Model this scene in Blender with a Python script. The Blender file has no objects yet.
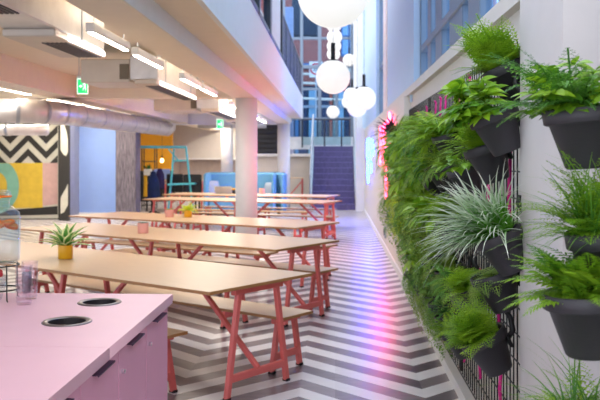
import bpy, math, random
from mathutils import Vector, Matrix, Euler
R = math.radians
PI = math.pi
SC = bpy.context.scene
COL = SC.collection
H = 1.6                      # eye height
FPX = 820.0
PSI = math.atan(35 / FPX)    # the camera looks a little left of the corridor
RT = Vector((math.cos(PSI), math.sin(PSI), 0)); FW = Vector((-math.sin(PSI), math.cos(PSI), 0))

def at(px, py, z=None, Y=None, X=None):
    """sight line through a photo point, met with a plane z=, Y= or X="""
    d = RT * ((px - 300) / FPX) + FW + Vector((0, 0, (157 - py) / FPX))
    t = (z - H) / d.z if z is not None else (Y / d.y if Y is not None else X / d.x)
    return Vector((0, 0, H)) + d * t

# ------------------------------------------------------------ materials
def nt(name):
    m = bpy.data.materials.new(name); m.use_nodes = True
    t = m.node_tree
    for n in list(t.nodes): t.nodes.remove(n)
    o = t.nodes.new('ShaderNodeOutputMaterial')
    p = t.nodes.new('ShaderNodeBsdfPrincipled')
    t.links.new(p.outputs[0], o.inputs[0])
    return m, t, p, o

def lin(c):
    return tuple(((v / 255) / 12.92 if v / 255 <= .04045 else ((v / 255 + .055) / 1.055) ** 2.4) for v in c)

def mat(name, rgb, rough=.5, metal=0, var=.08, scale=6, bump=0, bscale=60, stretch=(1, 1, 1), spec=.5, coat=0):
    """plain painted / moulded surface with a little tonal variation; rgb in 0..255"""
    m, t, p, o = nt(name)
    c = lin(rgb)
    tc = t.nodes.new('ShaderNodeTexCoord'); mp = t.nodes.new('ShaderNodeMapping')
    mp.inputs['Scale'].default_value = stretch
    t.links.new(tc.outputs['Object'], mp.inputs[0])
    n = t.nodes.new('ShaderNodeTexNoise'); n.inputs['Scale'].default_value = scale; n.inputs['Detail'].default_value = 4
    t.links.new(mp.outputs[0], n.inputs['Vector'])
    r = t.nodes.new('ShaderNodeValToRGB')
    r.color_ramp.elements[0].position = .3; r.color_ramp.elements[1].position = .7
    r.color_ramp.elements[0].color = (*[v * (1 - var) for v in c], 1)
    r.color_ramp.elements[1].color = (*[min(1, v * (1 + var)) for v in c], 1)
    t.links.new(n.outputs[0], r.inputs[0]); t.links.new(r.outputs[0], p.inputs['Base Color'])
    p.inputs['Roughness'].default_value = rough; p.inputs['Metallic'].default_value = metal
    p.inputs['Specular IOR Level'].default_value = spec
    p.inputs['Coat Weight'].default_value = coat
    if bump:
        n2 = t.nodes.new('ShaderNodeTexNoise'); n2.inputs['Scale'].default_value = bscale
        t.links.new(mp.outputs[0], n2.inputs['Vector'])
        b = t.nodes.new('ShaderNodeBump'); b.inputs['Strength'].default_value = bump; b.inputs['Distance'].default_value = .01
        t.links.new(n2.outputs[0], b.inputs['Height']); t.links.new(b.outputs[0], p.inputs['Normal'])
    return m

def emit(name, rgb, s, base=1):
    m, t, p, o = nt(name)
    p.inputs['Base Color'].default_value = (*[v * base for v in lin(rgb)], 1)
    p.inputs['Emission Color'].default_value = (*lin(rgb), 1); p.inputs['Emission Strength'].default_value = s
    return m

def glass(name, tint, rough=.02, refl=.12, alpha=.8):
    """thin pane: see-through with a tint and a reflective skin"""
    m, t, p, o = nt(name)
    t.nodes.remove(p)
    tr = t.nodes.new('ShaderNodeBsdfTransparent'); tr.inputs[0].default_value = (*lin(tint), 1)
    g = t.nodes.new('ShaderNodeBsdfGlossy'); g.inputs['Roughness'].default_value = rough; g.inputs[0].default_value = (.92, .95, 1, 1)
    f = t.nodes.new('ShaderNodeLayerWeight'); f.inputs[0].default_value = .5
    pw = t.nodes.new('ShaderNodeMath'); pw.operation = 'POWER'; pw.inputs[1].default_value = 4
    t.links.new(f.outputs['Facing'], pw.inputs[0])
    ad = t.nodes.new('ShaderNodeMath'); ad.operation = 'MULTIPLY_ADD'; ad.use_clamp = True; ad.inputs[1].default_value = .6; ad.inputs[2].default_value = refl
    t.links.new(pw.outputs[0], ad.inputs[0])
    mx = t.nodes.new('ShaderNodeMixShader'); t.links.new(ad.outputs[0], mx.inputs[0])
    t.links.new(tr.outputs[0], mx.inputs[1]); t.links.new(g.outputs[0], mx.inputs[2])
    t.links.new(mx.outputs[0], o.inputs[0])
    return m

def leafmat(name, rgb, rgb2=None, mode='noise', trans=.35, rough=.45):
    """leaf: diffuse plus translucent; rgb2 is a second colour, over noise, along the blade (v) or at its margins (u)"""
    m, t, p, o = nt(name)
    c1 = lin(rgb); c2 = lin(rgb2 or tuple(int(v * .6) for v in rgb))
    r = t.nodes.new('ShaderNodeValToRGB')
    r.color_ramp.elements[0].color = (*c2, 1); r.color_ramp.elements[1].color = (*c1, 1)
    if mode == 'noise':
        at_ = t.nodes.new('ShaderNodeAttribute'); at_.attribute_name = 'shade'
        t.links.new(at_.outputs['Fac'], r.inputs[0])
    else:
        uv = t.nodes.new('ShaderNodeUVMap'); sp = t.nodes.new('ShaderNodeSeparateXYZ')
        t.links.new(uv.outputs[0], sp.inputs[0])
        if mode == 'along':
            t.links.new(sp.outputs[1], r.inputs[0])
            r.color_ramp.elements[0].position = .38; r.color_ramp.elements[1].position = .95
        else:
            s = t.nodes.new('ShaderNodeMath'); s.operation = 'SUBTRACT'; s.inputs[1].default_value = .5
            a = t.nodes.new('ShaderNodeMath'); a.operation = 'ABSOLUTE'
            t.links.new(sp.outputs[0], s.inputs[0]); t.links.new(s.outputs[0], a.inputs[0]); t.links.new(a.outputs[0], r.inputs[0])
            r.color_ramp.elements[0].position = .24; r.color_ramp.elements[1].position = .34
    t.links.new(r.outputs[0], p.inputs['Base Color']); p.inputs['Roughness'].default_value = rough
    tl = t.nodes.new('ShaderNodeBsdfTranslucent'); t.links.new(r.outputs[0], tl.inputs[0])
    mx = t.nodes.new('ShaderNodeMixShader'); mx.inputs[0].default_value = trans
    t.links.new(p.outputs[0], mx.inputs[1]); t.links.new(tl.outputs[0], mx.inputs[2]); t.links.new(mx.outputs[0], o.inputs[0])
    return m

# ------------------------------------------------------------ mesh builder
class MB:
    def __init__(s): s.v = []; s.f = []; s.uv = []; s.sh = []; s.anyuv = False
    def add(s, vs, fs, uvs=None, shade=.5):
        b = len(s.v); s.v += [tuple(v) for v in vs]
        for f in fs: s.f.append([b + i for i in f])
        s.uv += uvs if uvs else [(0, 0)] * len(vs); s.sh += [shade] * len(vs)
        if uvs: s.anyuv = True
        return s
    def box(s, x0, x1, y0, y1, z0, z1, M=None):
        vs = [Vector((x, y, z)) for z in (z0, z1) for y in (y0, y1) for x in (x0, x1)]
        if M: vs = [M @ v for v in vs]
        return s.add(vs, [(0, 2, 3, 1), (4, 5, 7, 6), (0, 1, 5, 4), (2, 6, 7, 3), (0, 4, 6, 2), (1, 3, 7, 5)])
    def bbox(s, x0, x1, y0, y1, z0, z1, r=.01, M=None):
        """box with chamfered edges"""
        r = min(r, (x1 - x0) * .45, (y1 - y0) * .45, (z1 - z0) * .45)
        rings = []
        for z, i in ((z0, r), (z0 + r, 0), (z1 - r, 0), (z1, r)):
            a0, a1, b0, b1 = x0 + i, x1 - i, y0 + i, y1 - i
            k = r if i == 0 else r * .6
            rings.append([(a0 + k, b0, z), (a1 - k, b0, z), (a1, b0 + k, z), (a1, b1 - k, z), (a1 - k, b1, z), (a0 + k, b1, z), (a0, b1 - k, z), (a0, b0 + k, z)])
        vs = [Vector(v) for g in rings for v in g]
        if M: vs = [M @ v for v in vs]
        fs = [tuple(range(7, -1, -1)), tuple(range(24, 32))]
        for k in range(3):
            for j in range(8): fs.append((k * 8 + j, k * 8 + (j + 1) % 8, k * 8 + 8 + (j + 1) % 8, k * 8 + 8 + j))
        return s.add(vs, fs)
    def bar(s, p0, p1, w, h, up=(0, 0, 1)):
        p0 = Vector(p0); p1 = Vector(p1); t = (p1 - p0).normalized(); up = Vector(up)
        if abs(t.dot(up)) > .98: up = Vector((0, 1, 0))
        a = t.cross(up).normalized(); b = a.cross(t).normalized()
        c = min(w, h) * .16
        sec = [(-w/2 + c, -h/2), (w/2 - c, -h/2), (w/2, -h/2 + c), (w/2, h/2 - c), (w/2 - c, h/2), (-w/2 + c, h/2), (-w/2, h/2 - c), (-w/2, -h/2 + c)]
        vs = [p + a * x + b * y for p in (p0, p1) for x, y in sec]
        fs = [tuple(range(7, -1, -1)), tuple(range(8, 16))] + [(j, (j + 1) % 8, 8 + (j + 1) % 8, 8 + j) for j in range(8)]
        return s.add(vs, fs)
    def tube(s, pts, r, n=8, cap=True):
        pts = [Vector(p) for p in pts]; vs = []; fs = []
        prev = None
        for i, p in enumerate(pts):
            t = (pts[min(i + 1, len(pts) - 1)] - pts[max(i - 1, 0)]).normalized()
            if prev is None:
                a = t.cross(Vector((0, 0, 1)));
                if a.length < .05: a = t.cross(Vector((1, 0, 0)))
            else:
                a = prev - t * prev.dot(t)
            a.normalize(); prev = a; b = t.cross(a)
            rr = r[i] if isinstance(r, (list, tuple)) else r
            vs += [p + (a * math.cos(2 * PI * k / n) + b * math.sin(2 * PI * k / n)) * rr for k in range(n)]
        for i in range(len(pts) - 1):
            for k in range(n): fs.append((i * n + k, i * n + (k + 1) % n, i * n + n + (k + 1) % n, i * n + n + k))
        if cap: fs += [tuple(range(n - 1, -1, -1)), tuple(range((len(pts) - 1) * n, len(pts) * n))]
        return s.add(vs, fs)
    def lathe(s, prof, c=(0, 0, 0), n=28, M=None):
        """prof: (radius, z) from bottom up; radius 0 closes"""
        c = Vector(c); vs = []; fs = []; rows = []
        for r, z in prof:
            if r < 1e-6: rows.append([len(vs)]); vs.append(c + Vector((0, 0, z)))
            else:
                rows.append(list(range(len(vs), len(vs) + n)))
                vs += [c + Vector((r * math.cos(2 * PI * k / n), r * math.sin(2 * PI * k / n), z)) for k in range(n)]
        for A, B in zip(rows, rows[1:]):
            for k in range(n):
                if len(A) == 1 and len(B) == 1: continue
                if len(A) == 1: fs.append((A[0], B[(k + 1) % n], B[k])); 
                elif len(B) == 1: fs.append((A[k], A[(k + 1) % n], B[0]))
                else: fs.append((A[k], A[(k + 1) % n], B[(k + 1) % n], B[k]))
        if M: vs = [M @ v for v in vs]
        return s.add(vs, fs)
    def prism(s, poly, d, M):
        """poly in (u, v), thickness d along local z, placed by M"""
        n = len(poly)
        vs = [M @ Vector((u, v, 0)) for u, v in poly] + [M @ Vector((u, v, d)) for u, v in poly]
        fs = [tuple(range(n - 1, -1, -1)), tuple(range(n, 2 * n))] + [(i, (i + 1) % n, n + (i + 1) % n, n + i) for i in range(n)]
        return s.add(vs, fs)
    def mesh(s, name, m, smooth=False):
        me = bpy.data.meshes.new(name); me.from_pydata(s.v, [], s.f)
        if s.anyuv:
            ul = me.uv_layers.new(name='UVMap')
            for l in me.loops: ul.data[l.index].uv = s.uv[l.vertex_index]
        a = me.attributes.new('shade', 'FLOAT', 'POINT')
        a.data.foreach_set('value', s.sh)
        if m: me.materials.append(m)
        if smooth:
            me.polygons.foreach_set('use_smooth', [True] * len(me.polygons))
        me.update()
        return me
    def build(s, name, m, parent=None, smooth=False):
        o = bpy.data.objects.new(name, s.mesh(name, m, smooth)); COL.objects.link(o)
        if parent: o.parent = parent
        return o

def tag(o, label, cat, group=None):
    o['label'] = label; o['category'] = cat
    if group: o['group'] = group
    return o
def thing(name, label, cat, loc=(0, 0, 0), rz=0, group=None):
    o = bpy.data.objects.new(name, None); COL.objects.link(o); o.empty_display_size = .1
    o.location = loc; o.rotation_euler = (0, 0, rz)
    return tag(o, label, cat, group)
def struct(o): o['kind'] = 'structure'; return o
def sbox(name, m, *a): return struct(MB().box(*a).build(name, m))
def copy_tree(o, parent=None):
    c = o.copy(); COL.objects.link(c)
    if parent: c.parent = parent
    for ch in o.children: copy_tree(ch, c)
    return c
WORLD = 1.8; EXPO = 0.85
# ------------------------------------------------------------ palette
M = {}
M['white'] = mat('white_paint', (226, 224, 222), .55, var=.02)
M['cream'] = mat('cream_paint', (205, 197, 188), .6, var=.03)
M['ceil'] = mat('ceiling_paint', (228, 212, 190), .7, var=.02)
M['pillar'] = mat('pillar_paint', (205, 198, 196), .6, var=.02, bump=.05)
M['wallw'] = mat('wall_paint', (212, 205, 196), .6, var=.02)
M['bluewhite'] = mat('pale_blue_paint', (180, 203, 226), .5, var=.02)
M['frame'] = mat('blue_grey_frame', (108, 124, 142), .4, var=.03)
M['darkframe'] = mat('dark_frame', (38, 46, 58), .4)
M['bluewall'] = mat('periwinkle_wall', (146, 176, 232), .6, var=.02)
M['orange'] = mat('orange_wall', (232, 160, 10), .6, var=.03)
M['black'] = mat('black_paint', (26, 26, 27), .5)
M['blackmetal'] = mat('black_metal', (22, 22, 24), .4, .3)
M['charcoal'] = mat('charcoal_plastic', (52, 49, 53), .55, var=.06, bump=.08, bscale=200)
M['soil'] = mat('potting_soil', (58, 42, 32), .95, var=.4, scale=60, bump=.6, bscale=90)
M['coral'] = mat('coral_powder_coat', (222, 104, 98), .42, var=.05)
M['foot'] = mat('black_rubber', (35, 28, 30), .8)
M['birch'] = mat('birch_ply', (214, 182, 146), .36, var=.05, scale=3, stretch=(1.5, 22, 8))
M['edge'] = mat('ply_edge', (176, 122, 74), .5, var=.2, scale=3, stretch=(2, 2, 300))
M['pinktop'] = mat('pink_laminate', (238, 188, 200), .42, var=.015)
M['rim'] = mat('dull_steel_rim', (134, 126, 124), .3, .9)
M['pink'] = mat('pink_cabinet', (226, 158, 184), .45, var=.02)
M['duct'] = mat('galvanised_steel', (206, 202, 200), .36, .5, var=.1, scale=5)
M['ductpaint'] = mat('duct_casing', (196, 182, 168), .45, .2, var=.05)
M['grille'] = mat('grille_dark', (44, 40, 42), .5)
M['chrome'] = mat('chrome', (215, 215, 218), .12, 1, var=.02)
M['steel'] = mat('brushed_steel', (165, 170, 178), .35, .8)
M['yellowpot'] = mat('yellow_glaze', (244, 178, 20), .35, var=.05)
M['pinkpot'] = mat('pink_clay', (226, 160, 150), .6, var=.06)
M['stair'] = mat('purple_stair_carpet', (88, 78, 118), .7, var=.22, scale=5, stretch=(4, 1, 1))
M['stairnose'] = mat('stair_nosing', (112, 102, 150), .5)
M['teal'] = mat('teal_paint', (76, 176, 178), .45)
M['sofa'] = mat('sky_blue_felt', (98, 152, 184), .9, var=.06, scale=40)
M['greycush'] = mat('grey_fabric', (150, 160, 172), .9, var=.1, scale=50)
M['magenta'] = mat('magenta_cord', (222, 24, 138), .7, var=.1)
M['brick'] = None
M['lamp'] = emit('linear_lamp', (255, 244, 226), 14)
M['globe'] = emit('opal_globe', (255, 253, 250), .44, .3)
M['neonp'] = emit('pink_neon', (255, 62, 106), 14)
M['neonb'] = emit('blue_neon', (18, 60, 255), 62)
M['pane'] = glass('window_pane', (206, 226, 242), refl=.004)
M['glassrail'] = glass('clear_pane', (225, 238, 240), refl=.01)

def floor_mat():
    m, t, p, o = nt('chevron_vinyl')
    N = t.nodes; L = t.links
    def mth(op, a, b=None):
        n = N.new('ShaderNodeMath'); n.operation = op
        for i, v in enumerate((a, b)):
            if v is None: continue
            if isinstance(v, (int, float)): n.inputs[i].default_value = v
            else: L.new(v, n.inputs[i])
        return n.outputs[0]
    tc = N.new('ShaderNodeTexCoord'); sp = N.new('ShaderNodeSeparateXYZ'); L.new(tc.outputs['Object'], sp.inputs[0])
    x = mth('ADD', sp.outputs[0], .24)
    zig = mth('PINGPONG', x, .84)
    c = mth('ADD', sp.outputs[1], zig)
    ph = mth('DIVIDE', c, .42)
    fr = mth('FRACT', mth('ADD', ph, 40 - .03))
    st = mth('LESS_THAN', fr, .5)
    idx = mth('FLOOR', mth('MULTIPLY', ph, 2.0))
    leg = mth('FLOOR', mth('DIVIDE', x, .84))
    # planks: each strip tile has its own tone, cut along the strip
    cut = mth('FLOOR', mth('MULTIPLY', sp.outputs[0], 1.19))
    cv = N.new('ShaderNodeCombineXYZ'); L.new(idx, cv.inputs[0]); L.new(leg, cv.inputs[1]); L.new(cut, cv.inputs[2])
    wn = N.new('ShaderNodeTexWhiteNoise'); L.new(cv.outputs[0], wn.inputs['Vector'])
    mp = N.new('ShaderNodeMapping'); L.new(tc.outputs['Object'], mp.inputs[0]); mp.inputs['Scale'].default_value = (3, 9, 1); mp.inputs['Rotation'].default_value = (0, 0, R(45))
    no = N.new('ShaderNodeTexNoise'); no.inputs['Scale'].default_value = 2.2; no.inputs['Detail'].default_value = 5; L.new(mp.outputs[0], no.inputs['Vector'])
    tone = mth('ADD', mth('MULTIPLY', wn.outputs[0], .45), mth('MULTIPLY', no.outputs[0], .55))
    r1 = N.new('ShaderNodeValToRGB'); L.new(tone, r1.inputs[0])
    r1.color_ramp.elements[0].color = (*lin((78, 66, 73)), 1); r1.color_ramp.elements[1].color = (*lin((142, 130, 131)), 1)
    r1.color_ramp.elements[0].position = .2; r1.color_ramp.elements[1].position = .85
    r2 = N.new('ShaderNodeValToRGB'); L.new(tone, r2.inputs[0])
    r2.color_ramp.elements[0].color = (*lin((212, 206, 204)), 1); r2.color_ramp.elements[1].color = (*lin((240, 236, 234)), 1)
    mx = N.new('ShaderNodeMixRGB'); L.new(st, mx.inputs[0]); L.new(r1.outputs[0], mx.inputs[1]); L.new(r2.outputs[0], mx.inputs[2])
    L.new(mx.outputs[0], p.inputs['Base Color'])
    p.inputs['Roughness'].default_value = .29
    p.inputs['Specular IOR Level'].default_value = .6
    return m

def brick_mat():
    m, t, p, o = nt('red_brick')
    tc = t.nodes.new('ShaderNodeTexCoord'); mp = t.nodes.new('ShaderNodeMapping'); mp.inputs['Rotation'].default_value = (R(90), 0, 0)
    t.links.new(tc.outputs['Object'], mp.inputs[0])
    b = t.nodes.new('ShaderNodeTexBrick'); b.inputs['Scale'].default_value = 4
    b.inputs['Color1'].default_value = (*lin((168, 92, 84)), 1); b.inputs['Color2'].default_value = (*lin((140, 76, 74)), 1); b.inputs['Mortar'].default_value = (*lin((150, 120, 112)), 1)
    t.links.new(mp.outputs[0], b.inputs['Vector']); t.links.new(b.outputs[0], p.inputs['Base Color']); p.inputs['Roughness'].default_value = .9
    return m

def bark_mat():
    m, t, p, o = nt('board_marked_concrete')
    tc = t.nodes.new('ShaderNodeTexCoord'); mp = t.nodes.new('ShaderNodeMapping'); mp.inputs['Scale'].default_value = (9, 9, .9)
    t.links.new(tc.outputs['Object'], mp.inputs[0])
    n = t.nodes.new('ShaderNodeTexNoise'); n.inputs['Scale'].default_value = 3.5; n.inputs['Detail'].default_value = 8; n.inputs['Roughness'].default_value = .7
    t.links.new(mp.outputs[0], n.inputs['Vector'])
    r = t.nodes.new('ShaderNodeValToRGB'); r.color_ramp.elements[0].position = .35; r.color_ramp.elements[1].position = .7
    r.color_ramp.elements[0].color = (*lin((58, 52, 60)), 1); r.color_ramp.elements[1].color = (*lin((138, 130, 136)), 1)
    t.links.new(n.outputs[0], r.inputs[0]); t.links.new(r.outputs[0], p.inputs['Base Color']); p.inputs['Roughness'].default_value = .8
    return m
M['floor'] = floor_mat(); M['brick'] = brick_mat(); M['bark'] = bark_mat()

# ------------------------------------------------------------ the setting
WX = .95                                     # right-hand wall plane
sbox('floor', M['floor'], -10.5, WX + .2, -2.5, 33.5, -.1, 0)
sbox('ground', mat('street_paving', (150, 148, 146), .8), -30, 20, 33.5, 70, -.12, 0)
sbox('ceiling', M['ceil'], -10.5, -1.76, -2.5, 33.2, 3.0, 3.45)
FE = 25.4                                    # the balcony ends here
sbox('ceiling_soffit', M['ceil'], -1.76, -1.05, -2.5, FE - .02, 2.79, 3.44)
sbox('trim_fascia', M['white'], -1.05, -1.0, -2.5, FE, 2.78, 3.46)
sbox('trim_beam', M['white'], -1.76, -1.38, -2.5, FE, 2.63, 2.79)
sbox('ceiling_beam_lit_tint', M['ceil'], -1.76, -1.385, -2.5, FE, 2.622, 2.63)  # underside of the white beam: warm lamplight put in as a beige slab
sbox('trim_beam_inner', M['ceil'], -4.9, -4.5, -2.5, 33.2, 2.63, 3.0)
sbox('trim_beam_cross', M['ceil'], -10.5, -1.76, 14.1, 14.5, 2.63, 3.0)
sbox('trim_beam_far', M['white'], -10.5, -1.76, 25.0, 25.4, 2.6, 3.0)
sbox('upper_floor', M['cream'], -6, -1.05, FE - .1, FE, 3.46, 3.5)
sbox('wall_left', M['white'], -10.6, -10.45, 14.0, 33.3, 0, 3.45)
f = MB()
for y in (-2.4, .9, 4.2, 7.5, 10.8, 13.9): f.bbox(-10.58, -10.46, y - .06, y + .06, 0, 3.0)
for z in (.06, 1.0, 2.94): f.bbox(-10.57, -10.47, -2.4, 13.9, z - .05, z + .05)
o = struct(f.build('window_5', M['frame']))  # unseen glazed side wall, added to let daylight onto ceiling, tables and plants
MB().box(-10.526, -10.514, -2.4, 13.9, .1, 2.9).build('pane', M['glassrail'], o)
sbox('wall_back', M['cream'], -7.3, -3.1, 32.0, 32.2, 0, 3.45)
sbox('trim_ledge_back', M['white'], -6.1, -3.1, 31.6, 32.0, 1.5, 1.56)
sbox('wall_back_dado', mat('taupe_paint', (172, 156, 146), .7), -6.1, -3.1, 31.9, 31.99, 0, 1.5)
sbox('wall_orange', M['orange'], -7.7, -5.98, 29.9, 30.1, 0, 3.0)
sbox('wall_blue', M['bluewall'], -6.95, -5.3, 21.9, 22.1, 0, 3.0)
sbox('baseboard_blue', M['white'], -6.95, -5.3, 21.87, 21.9, 0, .1)
sbox('wall_mural', M['black'], -10.45, -6.98, 20.75, 20.95, 0, 3.0)
# mezzanine lump left of the stairs
sbox('wall_mezzanine', M['cream'], -3.1, -.86, 30.0, 30.2, 0, 1.62)
sbox('trim_mezzanine_ledge', M['white'], -3.1, -.86, 29.85, 30.25, 1.62, 1.72)

t = thing('roller_shutter', 'black ribbed shutter panel above the ledge between the round columns', 'shutter', (-2.55, 29.9, 1.72))
MB().bbox(-.55, .55, -.04, .04, 0, 1.28, .01).build('backing', M['black'], t)
g = MB()
for k in range(7): g.bbox(-.54, .54, -.07, -.03, .05 + k * .175, .18 + k * .175, .02)
g.build('slats', mat('shutter_slat', (36, 38, 44), .4), t)
# right wall up to the ledge, ledge, then the glazed storey with its piers
sbox('wall_right', M['wallw'], WX, WX + .25, 3.4, 24.2, 0, 2.36)
sbox('wall_right_near', M['wallw'], WX + .12, WX + .25, -2.5, 3.4, 0, 6)
sbox('wall_right_far', M['wallw'], .865, WX, 10.3, 24.2, 0, 2.36)
sbox('baseboard_right', M['white'], .845, .865, 10.3, 24.2, 0, .1)
sbox('trim_sill', M['wallw'], WX - .055, WX + .3, 3.73, 24.2, 2.36, 2.45)
sbox('trim_curb', M['white'], .82, WX, 3.73, 10.3, 0, .08)
sbox('trim_curb_near', M['white'], .82, WX + .12, -2.5, 3.02, 0, .08)
sbox('wall_pillar', M['pillar'], .83, WX + .019, 3.03, 3.72, 0, 6)
# recess wall of the bay nearest the camera
sbox('wall_pier_far', M['bluewhite'], WX - .02, WX + .4, 18.6, 27.8, 2.45, 7.2)
sbox('wall_pier_near', M['bluewhite'], WX - .02, WX + .4, 9.75, 14.6, 2.45, 7.2)
sbox('trim_pier', mat('salmon_trim', (226, 212, 208), .5), WX - .04, WX + .38, 14.6, 15.6, 2.45, 7.2)
sbox('wall_right_end', M['white'], .62, WX + .4, 24.2, 24.6, 0, 2.45)
sbox('wall_right_return', M['white'], .74, WX + .4, 27.8, 34, 0, 7.2)

def framed(n, Y0, Y1, z0, z1, muls, trans, X=WX + .12):
    f = MB()
    f.bbox(X - .07, X + .07, Y0, Y0 + .12, z0, z1); f.bbox(X - .07, X + .07, Y1 - .12, Y1, z0, z1)
    f.bbox(X - .06, X + .06, Y0, Y1, z0, z0 + .1); f.bbox(X - .06, X + .06, Y0, Y1, z1 - .1, z1)
    for y, w in muls: f.bbox(X - .05, X + .05, y - w / 2, y + w / 2, z0, z1)
    for z in trans: f.bbox(X - .065, X + .065, Y0, Y1, z - .04, z + .04)
    o = struct(f.build('window_%d' % n, M['frame']))
    MB().box(X - .006, X + .006, Y0, Y1, z0, z1).build('pane', M['pane'], o)
framed(1, 3.8, 9.75, 2.45, 7.2, [(8.95, .3), (8.15, .5), (7.0, .75), (6.1, .5), (5.0, .35)], [2.86, 4.4, 5.9])
framed(2, 15.6, 18.6, 2.45, 7.2, [(17.1, .3)], [3.6, 5.2])

# glazed storey above the balcony: pane, dark mullions, pale blind, at the floor edge
f = MB(); X = -1.04
for y, w in ((8.2, .14), (10.7, .16), (12.6, .3), (15.4, .16)): f.bbox(X - .06, X + .06, y - w / 2, y + w / 2, 3.46, 7.2)
f.bbox(X - .05, X + .05, 4, 15.4, 3.46, 3.54); f.bbox(X - .05, X + .05, 4, 12.6, 4.05, 4.12); f.bbox(X - .05, X + .05, 4, 15.4, 7.1, 7.2)
o = struct(f.build('window_3', M['darkframe']))
MB().box(X - .006, X + .006, 4, 12.6, 3.5, 7.15).build('pane', M['pane'], o)
b = MB()
for k in range(14): b.bbox(X - .02, X + .02, 12.76 + k * .186, 12.76 + k * .186 + .18, 3.54, 7.1, .012)
b.build('blind', mat('pale_blind', (205, 214, 212), .5), o)
sbox('wall_upper_left', M['bluewhite'], -6, -1.6, 4, 15, 3.46, 7.2)

# far glazed front of the atrium, with doors, and the street beyond
FY = 33.2
f = MB()
for x, w in ((-2.1, .16), (-1.35, .12), (-.62, .14), (.06, .12), (.7, .16)): f.bbox(x - w / 2, x + w / 2, FY - .08, FY + .08, 2.0, 9)
for z, w in ((2.05, .14), (3.15, .1), (4.35, .1), (5.25, .14), (6.4, .1)): f.bbox(-3, .8, FY - .06, FY + .06, z - w / 2, z + w / 2)
o = struct(f.build('window_4', M['frame']))
MB().box(-3, .8, FY - .006, FY + .006, 2, 9).build('pane', M['pane'], o)
sbox('wall_landing', mat('landing_white', (232, 234, 240), .6), -3.1, .9, 31.8, 32.0, 1.9, 2.38)
sbox('landing', M['stair'], -.86, .62, 28.3, 33.2, 1.7, 1.96)

# ------------------------------------------------------------ columns
def column(x, y, r, top, label):
    t = thing('round_column', label, 'column', (x, y, 0), 0, 'round white columns')
    MB().lathe([(0, 0), (r, 0), (r, top), (0, top)], n=40).build('shaft', M['white'], t, False)
    for p in t.children[0].data.polygons: p.use_smooth = abs(p.normal.z) < .5
    MB().lathe([(r + .012, 0), (r + .012, .09), (r, .1)], n=40).build('base_ring', M['steel'], t)
column(-1.55, 14.3, .192, 2.63, 'thick white round column standing among the tables, nearest of the columns')
column(-1.57, 25.1, .192, 2.63, 'white round column in front of the purple staircase at the balcony end')
column(-3.62, 27.4, .2, 3.0, 'white round column behind the blue booth sofa')
t = thing('square_column', 'grey streaked board-marked concrete column beside the blue wall', 'column', (-5.42, 21.3, 0))
MB().bbox(-.27, .27, -.25, .25, 0, 3.0, .02).build('shaft', M['bark'], t)

# ------------------------------------------------------------ stairs with glass sides
t = thing('staircase', 'purple carpeted staircase rising to the landing at the corridor end', 'staircase', (-.05, 24.75, 0))
n = 11; rise = 1.96 / n; go = .32
st = MB(); ns = MB()
for k in range(n):
    st.box(-.66, .66, k * go, n * go + .02, k * rise, (k + 1) * rise)
    ns.bbox(-.66, .66, k * go - .015, k * go + .035, (k + 1) * rise - .012, (k + 1) * rise + .006, .004)
st.build('steps', M['stair'], t); ns.build('nosing', M['stairnose'], t)
for s in (-1, 1):
    x = s * .7
    side = MB(); side.prism([(0, 0), (n * go, n * rise - .1), (n * go, n * rise + .08), (-.05, .22), (-.05, 0)], .05, Matrix(((0, 0, 1, x - .025), (1, 0, 0, 0), (0, 1, 0, 0), (0, 0, 0, 1))))
    side.build('stringer', M['steel'], t)
    for y, z0 in ((0, 0), (n * go, n * rise)):
        MB().tube([(x, y, z0), (x, y, z0 + 1.1)], .028, 10).build('post', M['steel'], t)
    MB().tube([(x, -.12, 1.05), (x, 0, 1.1), (x, n * go, n * rise + 1.1), (x, n * go + .3, n * rise + 1.1)], .026, 10).build('handrail', M['steel'], t)
    g = MB(); g.prism([(.05, .25), (n * go - .05, n * rise + .15), (n * go - .05, n * rise + 1.0), (.05, 1.0)], .012, Matrix(((0, 0, 1, x - .006), (1, 0, 0, 0), (0, 1, 0, 0), (0, 0, 0, 1))))
    g.build('glass_panel', M['glassrail'], t)

# landing balustrade
t = thing('balustrade', 'grey metal balustrade across the landing above the purple stairs', 'railing', (0, 31.3, 1.96))
for x in (-1.25, -.4, .25): MB().bbox(x - .03, x + .03, -.03, .03, 0, 1.05, .008).build('post', M['darkframe'], t)
MB().tube([(-1.3, 0, 1.07), (.6, 0, 1.07)], .03, 10).build('handrail', M['darkframe'], t)
MB().box(-1.25, .6, -.006, .006, .1, .98).build('glass_panel', M['glassrail'], t)

# perforated railing on the balcony edge
t = thing('balcony_railing', 'dark perforated metal railing along the white balcony edge', 'railing', (-1.04, 15.6, 3.46))
L = FE - 15.6
for k in range(6):
    y0 = k * L / 6
    MB().bbox(-.02, .02, y0, y0 + .05, 0, .92, .006).build('post', M['darkframe'], t)
    m_ = MB()
    for j in range(9): m_.bbox(-.006, .006, y0 + .07, y0 + L / 6 - .02, .06 + j * .095, .06 + j * .095 + .07, .004)
    for j in range(7):
        yy = y0 + .07 + j * (L / 6 - .12) / 6
        m_.bbox(-.008, .008, yy, yy + .03, .05, .9, .004)
    m_.build('perforated_panel', mat('indigo_mesh', (52, 54, 84), .5), t) if k == 0 else m_.build('perforated_panel', bpy.data.materials['indigo_mesh'], t)
MB().tube([(0, 0, .94), (0, L, .94)], .03, 10).build('handrail', M['darkframe'], t)

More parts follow.
